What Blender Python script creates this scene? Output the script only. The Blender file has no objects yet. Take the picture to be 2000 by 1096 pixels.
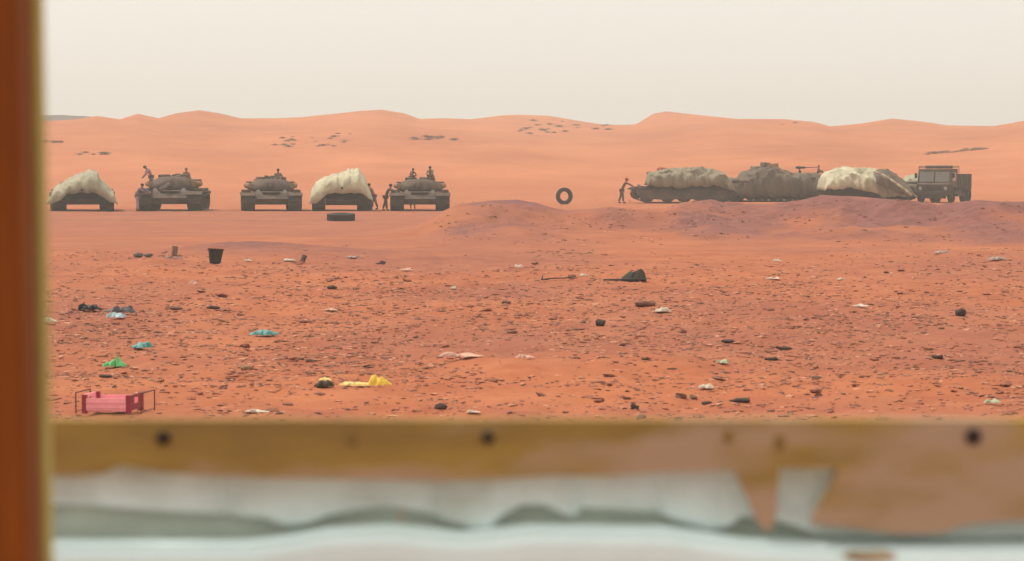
import bpy, bmesh, math, random
import numpy as np
from mathutils import Vector, Matrix
R = math.radians
random.seed(7)
C = bpy.context.scene.collection
S = bpy.context.scene

# ------------------------------------------------------------------ camera, light, exposure
CAMZ = 2.2
F = 5400.0                      # focal length in photo pixels (photo is 2000 wide)
TH = math.atan(218.0 / F)       # pitch below the horizon
cd = bpy.data.cameras.new('camera')
cam = bpy.data.objects.new('camera', cd); C.objects.link(cam)
cd.sensor_width = 36; cd.lens = F / 2000 * 36
cd.clip_start = 0.1; cd.clip_end = 6000
cam.location = (0, 0, CAMZ); cam.rotation_euler = (math.pi / 2 - TH, 0, 0)
cd.dof.use_dof = True; cd.dof.focus_distance = 110; cd.dof.aperture_fstop = 6.8
S.camera = cam
SUN_EL, SUN_AZ = 58, -62        # azimuth from +Y towards +X
w = bpy.data.worlds.new('World'); S.world = w; w.use_nodes = True
nt = w.node_tree; nt.nodes.clear()
sky = nt.nodes.new('ShaderNodeTexSky'); sky.sky_type = 'NISHITA'; sky.sun_disc = False
sky.sun_elevation = R(SUN_EL); sky.sun_rotation = R(SUN_AZ); sky.dust_density = 8; sky.air_density = 1.0; sky.ozone_density = 0.5
hs = nt.nodes.new('ShaderNodeHueSaturation'); hs.inputs['Saturation'].default_value = 0.12
tint = nt.nodes.new('ShaderNodeMix'); tint.data_type = 'RGBA'; tint.blend_type = 'MULTIPLY'
tint.inputs[0].default_value = 1.0; tint.inputs[7].default_value = (1.0, 0.90, 0.765, 1)
flat = nt.nodes.new('ShaderNodeMix'); flat.data_type = 'RGBA'; flat.inputs[0].default_value = 0.8
flat.inputs[7].default_value = (6.7, 6.40, 5.85, 1)     # an even veil of dust over the sky
bg = nt.nodes.new('ShaderNodeBackground'); bg.inputs['Strength'].default_value = 0.13
out = nt.nodes.new('ShaderNodeOutputWorld')
nt.links.new(sky.outputs[0], hs.inputs['Color']); nt.links.new(hs.outputs[0], tint.inputs[6])
nt.links.new(tint.outputs[2], flat.inputs[6]); nt.links.new(flat.outputs[2], bg.inputs[0]); nt.links.new(bg.outputs[0], out.inputs[0])
sd = bpy.data.lights.new('sun', 'SUN'); sd.energy = 2.1; sd.angle = R(3); sd.color = (1, 0.93, 0.82)
sun = bpy.data.objects.new('sun', sd); C.objects.link(sun)
sdir = Vector((math.sin(R(SUN_AZ)) * math.cos(R(SUN_EL)), math.cos(R(SUN_AZ)) * math.cos(R(SUN_EL)), math.sin(R(SUN_EL))))
sun.rotation_euler = sdir.to_track_quat('Z', 'Y').to_euler(); sun.location = sdir * 60
S.view_settings.view_transform = 'Standard'; S.view_settings.look = 'None'
S.view_settings.gamma = 1; S.view_settings.use_curve_mapping = False
S.view_settings.exposure = 0.42

# ------------------------------------------------------------------ helpers
def hash2(ix, iy, s):
    n = (ix.astype(np.int64) * 374761393 + iy.astype(np.int64) * 668265263 + s * 974711) & 0x7fffffff
    n = ((n ^ (n >> 13)) * 1274126177) & 0x7fffffff
    return ((n ^ (n >> 16)) & 0xffff) / 65535.0
def vnoise(x, y, s=0):
    x = np.asarray(x, float); y = np.asarray(y, float)
    ix = np.floor(x); iy = np.floor(y); fx = x - ix; fy = y - iy
    fx = fx * fx * (3 - 2 * fx); fy = fy * fy * (3 - 2 * fy)
    a = hash2(ix, iy, s); b = hash2(ix + 1, iy, s); c = hash2(ix, iy + 1, s); d = hash2(ix + 1, iy + 1, s)
    return (a + (b - a) * fx) * (1 - fy) + (c + (d - c) * fx) * fy - 0.5
def fbm(x, y, s=0, o=4):
    r = 0; a = 1.0
    for k in range(o):
        r = r + a * vnoise(np.asarray(x) * 2 ** k, np.asarray(y) * 2 ** k, s + k); a *= 0.5
    return r
def _h(ix, iy, s):
    n = (ix * 374761393 + iy * 668265263 + s * 974711) & 0x7fffffff
    n = ((n ^ (n >> 13)) * 1274126177) & 0x7fffffff
    return ((n ^ (n >> 16)) & 0xffff) / 65535.0
def vn(x, y, s=0):
    ix = math.floor(x); iy = math.floor(y); fx = x - ix; fy = y - iy
    fx = fx * fx * (3 - 2 * fx); fy = fy * fy * (3 - 2 * fy)
    a = _h(ix, iy, s); b = _h(ix + 1, iy, s); c = _h(ix, iy + 1, s); d = _h(ix + 1, iy + 1, s)
    return (a + (b - a) * fx) * (1 - fy) + (c + (d - c) * fx) * fy - 0.5
def sst(a, b, x):
    t = np.clip((x - a) / (b - a), 0, 1); return t * t * (3 - 2 * t)

def slope(py):
    b = (548 - py) / F
    return (-math.sin(TH) + b * math.cos(TH)) / (math.cos(TH) + b * math.sin(TH))
def at(px, py, Y):
    b = (548 - py) / F; k = math.cos(TH) + b * math.sin(TH)
    return Vector(((px - 1000) / F / k * Y, Y, CAMZ + slope(py) * Y))
def slopes(py):
    b = (548 - py) / F
    return (-math.sin(TH) + b * math.cos(TH)) / (math.cos(TH) + b * math.sin(TH))

RIDGE = [(-900,236),(-600,226),(-300,238),(-100,228),(80,236),(150,233),(190,227),(235,232),(270,223),(310,230),(345,222),(390,217),(430,222),(470,230),(540,230),(590,228),(660,222),(700,218),(745,216),(790,222),(820,231),(870,230),(920,232),(980,226),(1010,225),(1070,227),(1120,234),(1180,242),(1238,243),(1275,224),(1300,220),(1370,226),(1440,232),(1530,233),(1590,238),(1620,245),(1680,241),(1740,233),(1800,238),(1850,244),(1940,245),(2000,236),(2200,228),(2500,240),(2900,230)]
RX = np.array([p[0] for p in RIDGE], float); RY = np.array([p[1] for p in RIDGE], float)
_gx = np.arange(-1500, 3500, 10.0); _k = np.exp(-np.linspace(-3, 3, 61) ** 2 / 2); _k /= _k.sum()
RYS = np.interp(RX, _gx, np.convolve(np.interp(_gx, RX, RY), _k, mode='same'))
BERM = [(-400,470),(700,462),(820,440),(860,415),(895,399),(950,393),(1010,390),(1045,395),(1080,405),(1110,411),(1150,409),(1195,404),(1240,409),(1295,408),(1330,396),(1390,389),(1420,396),(1500,400),(1560,392),(1610,381),(1680,384),(1790,393),(1830,400),(1860,396),(1905,392),(1960,395),(2100,392),(2300,420),(2600,455)]
BX = np.array([p[0] for p in BERM], float); BY = np.array([p[1] for p in BERM], float)

def height(X, Y):
    X = np.asarray(X, float); Y = np.asarray(Y, float)
    Ys = np.maximum(Y, 1.0)
    px = 1000 + X / Ys * F
    px = np.clip(px, -1e5, 1e5)
    # far dunes
    pxw = np.where(px < -900, -900 + 400 * np.sin((px + 900) / 500), np.where(px > 2900, 2900 - 400 * np.abs(np.sin((px - 2900) / 500)), px))
    Yr = 430 + 45 * np.sin(X / 23.0 + 1) + 30 * np.sin(X / 9.0)
    Yrc = 430 + 45 * np.sin((px - 1000) / F * 430 / 23.0 + 1) + 20 * np.sin((px - 1000) / F * 430 / 9.0)
    zr = CAMZ + slopes(np.interp(pxw, RX, RY)) * Yrc
    t = np.clip((Y - 196) / (Yrc - 196), 0, 3)
    up = np.clip(t, 0, 1)
    zs = CAMZ + slopes(np.interp(pxw, RX, RYS)) * Yrc
    h = zs * (0.75 * up ** 1.15 + 0.25 * (3 * up ** 2 - 2 * up ** 3)) + 1.25 * (zr - zs) * up ** 7
    h = h + 1.1 * up * (1 - up) * 4 * (fbm(X / 26.0, Y / 55.0, 11, 3)) + 0.10 * sst(190, 230, Y) * (1 - sst(0.95, 1.0, up)) * fbm(X / 5.0, Y / 9.0, 17, 3)
    beyond = np.clip((t - 1), 0, 2)
    h = h * (1 - 0.6 * sst(0, 1.2, beyond)) + 1.0 * sst(0.2, 1, beyond) * fbm(X / 70, Y / 70, 5, 2)
    # berm of dumped earth at about 95 m
    Yb = 95 + 2.5 * np.sin(X / 4.1)
    pxb = px
    zb = np.maximum(CAMZ + slopes(np.interp(pxb, BX, BY)) * Yb, 0)
    d = Y - Yb
    prof = np.where(d < 0, 1 - sst(0, 20, -d) , 1 - sst(0, 15, d))
    prof = np.where(d < 0, prof * 0.72 + 0.28 * (1 - sst(0, 9, -d)), prof)
    lump = np.clip(0.9 * fbm(X / 2.2, Y / 4.0, 31, 4), -.45, .35)
    h = h + zb * prof * (1 + (1.0 * lump + .22 * fbm(X / .8, Y / 1.2, 37, 2)) * sst(0.5, 6, -d))
    # second low swell in front on the left
    g = np.exp(-((X + 6.8) / 2.2) ** 2 - ((Y - 72) / 4) ** 2) * 0.28
    h = h + g
    # rough stony ground close by
    near = (1 - sst(66, 82, Y)) * sst(4, 10, Y)
    h = h + near * (0.10 * fbm(X / 1.6, Y / 2.2, 3, 3) + 0.075 * fbm(X / 0.40, Y / 0.5, 23, 3))
    mid = sst(70, 84, Y) * (1 - sst(120, 190, Y))
    h = h + mid * 0.05 * fbm(X / 1.5, Y / 2.5, 41, 3)
    return h
def gz(x, y): return float(height(np.array([x]), np.array([y]))[0])
_Ys = np.concatenate([np.arange(12, 120, 0.1), np.arange(120, 620, 0.5)])
def ground(px, py):
    """where the sight line through a photo pixel meets the land"""
    b = (548 - py) / F; k = math.cos(TH) + b * math.sin(TH)
    X = (px - 1000) / F / k * _Ys
    z = CAMZ + slope(py) * _Ys
    hit = np.nonzero(z <= height(X, _Ys))[0]
    i = hit[0] if len(hit) else len(_Ys) - 1
    return Vector((X[i], _Ys[i], gz(X[i], _Ys[i])))

def nodes(m):
    m.use_nodes = True; t = m.node_tree; return t, t.nodes['Principled BSDF']
def mat(name, col, rough=0.8, var=0.25, scale=6, col2=None, bump=0.3, bscale=None, metal=0, stretch=(1,1,1), spec=0.3, bdist=0.02):
    m = bpy.data.materials.new(name); t, b = nodes(m)
    b.inputs['Roughness'].default_value = rough; b.inputs['Metallic'].default_value = metal
    b.inputs['Specular IOR Level'].default_value = spec
    tc = t.nodes.new('ShaderNodeTexCoord'); mp = t.nodes.new('ShaderNodeMapping'); mp.inputs['Scale'].default_value = stretch
    n = t.nodes.new('ShaderNodeTexNoise'); n.inputs['Scale'].default_value = scale; n.inputs['Detail'].default_value = 6; n.inputs['Roughness'].default_value = 0.65
    cr = t.nodes.new('ShaderNodeValToRGB')
    c2 = col2 or tuple(c * (1 - var) for c in col)
    c1 = tuple(min(1, c * (1 + var * 0.5)) for c in col)
    cr.color_ramp.elements[0].position = 0.35; cr.color_ramp.elements[0].color = (*c2, 1)
    cr.color_ramp.elements[1].position = 0.65; cr.color_ramp.elements[1].color = (*c1, 1)
    t.links.new(tc.outputs['Object'], mp.inputs[0]); t.links.new(mp.outputs[0], n.inputs['Vector'])
    t.links.new(n.outputs[0], cr.inputs[0]); t.links.new(cr.outputs[0], b.inputs['Base Color'])
    if bump:
        n2 = t.nodes.new('ShaderNodeTexNoise'); n2.inputs['Scale'].default_value = bscale or scale * 4; n2.inputs['Detail'].default_value = 5
        bp = t.nodes.new('ShaderNodeBump'); bp.inputs['Strength'].default_value = bump; bp.inputs['Distance'].default_value = bdist
        t.links.new(mp.outputs[0], n2.inputs['Vector']); t.links.new(n2.outputs[0], bp.inputs['Height']); t.links.new(bp.outputs[0], b.inputs['Normal'])
    return m

def obj(name, me, m=None, parent=None, loc=None, rot=None, smooth=False):
    if isinstance(me, bmesh.types.BMesh):
        bm = me; me = bpy.data.meshes.new(name); bm.to_mesh(me); bm.free()
    o = bpy.data.objects.new(name, me); C.objects.link(o)
    if m: 
        me.materials.clear(); me.materials.append(m)
    if parent: o.parent = parent
    if loc is not None: o.location = loc
    if rot is not None: o.rotation_euler = rot
    if smooth: 
        for p in me.polygons: p.use_smooth = True
    return o
def tag(o, label=None, cat=None, group=None, kind=None):
    for k, v in (('label', label), ('category', cat), ('group', group), ('kind', kind)):
        if v: o[k] = v
    return o
def thing(name, label, cat, loc=(0,0,0), rz=0, group=None):
    o = bpy.data.objects.new(name, None); C.objects.link(o); o.location = loc; o.rotation_euler = (0, 0, rz); o.empty_display_size = 0.2
    return tag(o, label, cat, group)
def box(bm, x0, x1, y0, y1, z0, z1, M=None, bev=0):
    vs = [bm.verts.new((x, y, z)) for x in (x0, x1) for y in (y0, y1) for z in (z0, z1)]
    fs = [bm.faces.new([vs[i] for i in q]) for q in ((0,1,3,2),(4,6,7,5),(0,4,5,1),(2,3,7,6),(0,2,6,4),(1,5,7,3))]
    if bev:
        es = list({e for f in fs for e in f.edges}); r = bmesh.ops.bevel(bm, geom=es, offset=bev, segments=2, affect='EDGES', profile=0.6)
        vs = list({v for f in r['faces'] for v in f.verts} | {v for v in vs if v.is_valid})
    if M: bmesh.ops.transform(bm, matrix=M, verts=[v for v in vs if v.is_valid])
    return vs
def prism(bm, poly, a0, a1, axis='x'):
    """extrude a closed outline (p,q) along an axis"""
    def v(p, q, a):
        return {'x': (a, p, q), 'y': (p, a, q), 'z': (p, q, a)}[axis]
    A = [bm.verts.new(v(p, q, a0)) for p, q in poly]; B = [bm.verts.new(v(p, q, a1)) for p, q in poly]
    n = len(poly)
    bm.faces.new(A); bm.faces.new(B[::-1])
    for i in range(n): bm.faces.new((A[i], B[i], B[(i+1) % n], A[(i+1) % n]))
    return A + B
def tube(bm, p0, p1, r0, r1=None, n=12, cap=True):
    r1 = r0 if r1 is None else r1
    p0 = Vector(p0); p1 = Vector(p1); q = (p1 - p0).to_track_quat('Z', 'Y')
    rings = []
    for p, r in ((p0, r0), (p1, r1)):
        rings.append([bm.verts.new(p + q @ Vector((r*math.cos(2*math.pi*i/n), r*math.sin(2*math.pi*i/n), 0))) for i in range(n)])
    for i in range(n): bm.faces.new((rings[0][i], rings[0][(i+1)%n], rings[1][(i+1)%n], rings[1][i]))
    if cap: bm.faces.new(rings[0][::-1]); bm.faces.new(rings[1])
def lathe(bm, prof, n=24, M=None, sx=1, sy=1, close=False):
    rings = []; new = []
    for r, z in prof:
        ring = [bm.verts.new((r*sx*math.cos(2*math.pi*i/n), r*sy*math.sin(2*math.pi*i/n), z)) for i in range(n)]
        rings.append(ring); new += ring
    m = len(prof)
    for k in range(m if close else m - 1):
        a, b = rings[k], rings[(k+1) % m]
        for i in range(n): bm.faces.new((a[i], a[(i+1)%n], b[(i+1)%n], b[i]))
    if not close:
        if prof[0][0] > 1e-4: bm.faces.new(rings[0][::-1])
        if prof[-1][0] > 1e-4: bm.faces.new(rings[-1])
    if M: bmesh.ops.transform(bm, matrix=M, verts=new)
    return new
def fix(bm):
    bmesh.ops.remove_doubles(bm, verts=bm.verts, dist=1e-5); bmesh.ops.recalc_face_normals(bm, faces=bm.faces); return bm
def copy_tree(o, parent=None):
    c = o.copy(); C.objects.link(c)
    if parent: c.parent = parent
    for ch in list(o.children): copy_tree(ch, c)
    return c

# ------------------------------------------------------------------ materials
M = {}
M['hull'] = mat('desert_paint', (0.085,0.058,0.042), 0.85, 0.35, 2.2, (0.055,0.038,0.028), 0.2)
M['hull2'] = mat('dusty_brown_paint', (0.105,0.065,0.047), 0.85, 0.5, 1.6, (0.05,0.034,0.026), 0.2)
M['track'] = mat('dusty_steel', (0.06,0.045,0.035), 0.7, 0.4, 8)
M['rubber'] = mat('old_rubber', (0.035,0.03,0.027), 0.85, 0.3, 10)
M['dark'] = mat('black_metal', (0.02,0.018,0.016), 0.6, 0.3, 8)
M['glass'] = mat('dusty_glass', (0.30,0.28,0.26), 0.25, 0.1, 3, bump=0, spec=0.6)
M['stow'] = mat('canvas_bundle', (0.30,0.16,0.085), 0.9, 0.35, 4)
M['tarp_cream'] = mat('cream_tarpaulin', (0.46,0.42,0.29), 0.85, 0.25, 1.3, bump=0.6, bscale=5, bdist=0.08)
M['tarp_olive'] = mat('pale_olive_tarpaulin', (0.33,0.30,0.21), 0.85, 0.25, 1.3, bump=0.6, bscale=5, bdist=0.08)
M['tarp_grey'] = mat('grey_tarpaulin', (0.22,0.19,0.13), 0.9, 0.25, 1.0, bump=0.6, bscale=4, bdist=0.08)
M['tarp_brown'] = mat('brown_tarpaulin', (0.125,0.092,0.066), 0.9, 0.3, 1.0, bump=0.6, bscale=4, bdist=0.08)
M['skin'] = mat('skin', (0.22,0.11,0.07), 0.6, 0.1, 10, bump=0)
def cloth(name, c): return mat(name, c, 0.9, 0.2, 8, bump=0.3, bscale=30)

# ------------------------------------------------------------------ the land
def make_ground():
    us = np.concatenate([np.linspace(-1.0, -0.23, 46)[:-1], np.linspace(-0.23, 0.23, 560), np.linspace(0.23, 1.0, 46)[1:]])
    ys = np.concatenate([np.arange(-30, 14, 1.5), np.arange(14, 22, 0.5), np.arange(22, 84, 0.15), np.arange(84, 125, 0.3), np.arange(125, 200, 0.9), np.arange(200, 500, 2.2), np.geomspace(500, 1500, 50)])
    U, Y = np.meshgrid(us, ys)
    X = np.clip(U * (Y + 32), -1480, 1480)
    Z = height(X, Y)
    n, m = X.shape
    co = np.stack([X, Y, Z], -1).reshape(-1, 3)
    idx = np.arange(n * m).reshape(n, m)
    q = np.stack([idx[:-1, :-1], idx[:-1, 1:], idx[1:, 1:], idx[1:, :-1]], -1).reshape(-1, 4)
    me = bpy.data.meshes.new('ground')
    me.vertices.add(len(co)); me.vertices.foreach_set('co', co.ravel())
    me.loops.add(q.size); me.loops.foreach_set('vertex_index', q.ravel().astype(np.int32))
    me.polygons.add(len(q)); me.polygons.foreach_set('loop_start', np.arange(0, q.size, 4, dtype=np.int32))
    me.update(calc_edges=True)
    me.polygons.foreach_set('use_smooth', np.ones(len(q), bool))
    px = 1000 + X / np.maximum(Y, 1) * F
    road = sst(84, 92, Y) * (1 - sst(138, 160, Y)) * 0.34
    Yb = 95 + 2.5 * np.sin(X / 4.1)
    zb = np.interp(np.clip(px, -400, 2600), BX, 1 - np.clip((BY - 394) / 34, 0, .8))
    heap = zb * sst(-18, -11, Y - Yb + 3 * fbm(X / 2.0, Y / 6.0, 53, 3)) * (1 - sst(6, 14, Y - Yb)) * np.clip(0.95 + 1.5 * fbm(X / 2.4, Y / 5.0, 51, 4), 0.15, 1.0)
    sw = np.exp(-((X + 6.8) / 2.2) ** 2 - ((Y - 72) / 4) ** 2) * 0.7
    patch = 0.5 * np.clip(0.5 + fbm(X / 3.5, Y / 7.0, 61, 4), 0, 1) * (1 - sst(70, 90, Y))
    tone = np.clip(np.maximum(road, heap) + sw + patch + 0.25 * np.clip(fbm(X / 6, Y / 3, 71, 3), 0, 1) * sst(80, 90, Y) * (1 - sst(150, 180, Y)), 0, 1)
    for yk, am in ((143.2,.5),(141.0,.35),(150.5,.3),(133.5,.3),(131.2,.3),(118,.25),(115.8,.25),(104,.2),(164,.4),(167,.3)):
        tone = tone + am * np.exp(-((Y - yk - 1.2 * np.sin(X / 14 + yk)) / .45) ** 2) * np.clip(.6 + fbm(X / 9, Y * 0 + yk, 81, 3), 0, 1)
    tone = np.clip(tone, 0, 1); dune = sst(150, 260, Y)
    for nm, arr in (('tone', tone), ('dune', dune)):
        a = me.attributes.new(nm, 'FLOAT', 'POINT'); a.data.foreach_set('value', arr.ravel().astype(np.float32))
    m = bpy.data.materials.new('desert_ground'); t, b = nodes(m)
    b.inputs['Roughness'].default_value = 0.95; b.inputs['Specular IOR Level'].default_value = 0.1
    def attr(n): a = t.nodes.new('ShaderNodeAttribute'); a.attribute_name = n; return a.outputs['Fac']
    def mix(f, a, b_):
        x = t.nodes.new('ShaderNodeMix'); x.data_type = 'RGBA'
        for s_, v in ((0, f), (6, a), (7, b_)):
            if isinstance(v, (tuple, float)): x.inputs[s_].default_value = v
            else: t.links.new(v, x.inputs[s_])
        return x.outputs[2]
    tc = t.nodes.new('ShaderNodeTexCoord')
    def noise(sc, det=6, st=(1,1,1)):
        mp = t.nodes.new('ShaderNodeMapping'); mp.inputs['Scale'].default_value = st
        n_ = t.nodes.new('ShaderNodeTexNoise'); n_.inputs['Scale'].default_value = sc; n_.inputs['Detail'].default_value = det; n_.inputs['Roughness'].default_value = 0.7
        t.links.new(tc.outputs['Object'], mp.inputs[0]); t.links.new(mp.outputs[0], n_.inputs['Vector']); return n_.outputs[0]
    def ramp(v, a, b_):
        r_ = t.nodes.new('ShaderNodeMapRange'); r_.inputs[1].default_value = a; r_.inputs[2].default_value = b_; t.links.new(v, r_.inputs[0]); return r_.outputs[0]
    c = mix(ramp(noise(1.3), 0.35, 0.65), (0.305,0.093,0.043,1), (0.38,0.124,0.058,1))
    c = mix(ramp(noise(0.35, 4), 0.42, 0.68), c, (0.42,0.15,0.068,1))
    c = mix(attr('dune'), c, mix(ramp(noise(0.05, 6, (1, .5, 1)), 0.35, 0.65), (0.36,0.112,0.048,1), (0.49,0.172,0.075,1)))
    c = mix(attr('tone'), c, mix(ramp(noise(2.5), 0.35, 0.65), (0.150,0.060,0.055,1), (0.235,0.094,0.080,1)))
    t.links.new(c, b.inputs['Base Color'])
    bp = t.nodes.new('ShaderNodeBump'); bp.inputs['Strength'].default_value = 0.5; bp.inputs['Distance'].default_value = 0.04
    t.links.new(noise(7, 8), bp.inputs['Height']); t.links.new(bp.outputs[0], b.inputs['Normal'])
    o = obj('ground', me, m); tag(o, kind='structure')
    return o
make_ground()

# far dark hills on the left, beyond the dunes
bm = bmesh.new(); pts = []
Yh = 640
prof = [(-700,300),(-500,232),(-300,219),(-150,223),(0,219),(80,220),(130,221),(170,223),(200,226),(240,234),(320,262),(400,300)]
hx = np.linspace(-700, 400, 90)
rows = []
for dj, k in ((-90, 0.0), (-60, .45), (-25, .85), (0, 1.0), (40, .8), (110, 0.0)):
    row = []
    for x in hx:
        py = np.interp(x, [p[0] for p in prof], [p[1] for p in prof]) + 1.2 * vnoise(x / 14.0, 0.5, 3)
        zt = max(CAMZ + slope(py) * Yh, 0) 
        X = (x - 1000) / F * Yh
        row.append(bm.verts.new((X, Yh + dj*.5 + 6 * float(vnoise(x / 30, dj / 30, 8)), -0.5 + zt * k + (0 if k in (0, 1) else .8 * float(vnoise(x / 20, dj / 9, 4))))))
    rows.append(row)
for a, b in zip(rows, rows[1:]):
    for i in range(len(a) - 1): bm.faces.new((a[i], a[i+1], b[i+1], b[i]))
tag(obj('hills', fix(bm), mat('dark_rock', (0.10,0.075,0.065), 0.95, 0.3, 0.05), smooth=True), kind='structure')

# ------------------------------------------------------------------ people
def skin_mesh(verts, edges, radii, root=0, sub=1):
    me = bpy.data.meshes.new('tmp'); me.from_pydata([tuple(v) for v in verts], edges, [])
    o = bpy.data.objects.new('tmp', me); C.objects.link(o)
    md = o.modifiers.new('s', 'SKIN'); md.use_smooth_shade = True; md.branch_smoothing = 0.4
    s = o.modifiers.new('u', 'SUBSURF'); s.levels = sub; s.render_levels = sub
    for i, r in enumerate(radii):
        r = (r, r) if not isinstance(r, tuple) else r
        me.skin_vertices[0].data[i].radius = r; me.skin_vertices[0].data[i].use_root = (i == root)
    dg = bpy.context.evaluated_depsgraph_get(); dg.update()
    res = bpy.data.meshes.new_from_object(o.evaluated_get(dg))
    bpy.data.objects.remove(o); bpy.data.meshes.remove(me)
    for p in res.polygons: p.use_smooth = True
    return res
STAND = dict(pel=(0,0,.95), wst=(0,0,1.08), che=(0,0,1.34), nek=(0,0,1.50), hed=(0,-.02,1.62), top=(0,-.01,1.70),
    sl=(-.18,0,1.44), el=(-.24,.02,1.16), wl=(-.25,-.05,.92), sr=(.18,0,1.44), er=(.24,.02,1.16), wr=(.25,-.05,.92),
    hl=(-.10,0,.90), kl=(-.11,-.02,.50), al=(-.12,.02,.10), tl=(-.13,-.15,.05), hr=(.10,0,.90), kr=(.11,-.02,.50), ar=(.12,.02,.10), tr=(.13,-.15,.05))
SIT = dict(STAND, pel=(0,0,.14), wst=(0,0,.27), che=(0,-.04,.52), nek=(0,-.06,.68), hed=(0,-.09,.80), top=(0,-.08,.88),
    sl=(-.18,-.04,.62), el=(-.27,-.1,.38), wl=(-.2,-.32,.30), sr=(.18,-.04,.62), er=(.27,-.1,.38), wr=(.2,-.32,.30),
    hl=(-.1,-.02,.12), kl=(-.2,-.42,.30), al=(-.15,-.62,-.05), tl=(-.15,-.76,-.1), hr=(.1,-.02,.12), kr=(.2,-.42,.30), ar=(.15,-.62,-.05), tr=(.15,-.76,-.1))
CROUCH = dict(STAND, pel=(0,.12,.30), wst=(0,.08,.43), che=(0,-.05,.66), nek=(0,-.12,.80), hed=(0,-.18,.91), top=(0,-.19,.99),
    sl=(-.18,-.06,.75), el=(-.26,-.25,.52), wl=(-.15,-.45,.45), sr=(.18,-.06,.75), er=(.26,-.25,.52), wr=(.15,-.45,.45),
    hl=(-.1,.08,.28), kl=(-.2,-.26,.46), al=(-.16,.02,.10), tl=(-.17,-.15,.05), hr=(.1,.08,.28), kr=(.2,-.26,.46), ar=(.16,.02,.10), tr=(.17,-.15,.05))
# bent forward towards -Y, head low
BEND = dict(STAND, wst=(0,-.07,1.06), che=(0,-.30,1.22), nek=(0,-.45,1.27), hed=(0,-.56,1.26), top=(0,-.62,1.30),
    sl=(-.18,-.38,1.24), el=(-.22,-.50,1.00), wl=(-.16,-.62,.78), sr=(.18,-.38,1.24), er=(.22,-.50,1.00), wr=(.16,-.62,.78), kl=(-.12,-.06,.50), kr=(.12,-.02,.5))
LEAN = dict(STAND, pel=(0,.12,.93), wst=(0,.05,1.06), che=(0,-.08,1.30), nek=(0,-.16,1.44), hed=(0,-.22,1.55), top=(0,-.22,1.63),
    sl=(-.18,-.10,1.38), el=(-.22,-.38,1.28), wl=(-.16,-.60,1.16), sr=(.18,-.10,1.38), er=(.22,-.38,1.28), wr=(.16,-.60,1.16),
    hl=(-.10,.12,.88), kl=(-.12,.05,.48), hr=(.10,.12,.88), kr=(.12,.20,.48), ar=(.12,.34,.10), tr=(.13,.17,.05))
HUNCH = dict(STAND, wst=(0,-.03,1.07), che=(0,-.14,1.29), nek=(0,-.26,1.40), hed=(0,-.37,1.45), top=(0,-.42,1.51),
    sl=(-.18,-.20,1.36), el=(-.22,-.30,1.10), wl=(-.16,-.45,.92), sr=(.18,-.20,1.36), er=(.22,-.30,1.10), wr=(.16,-.45,.92))
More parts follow.
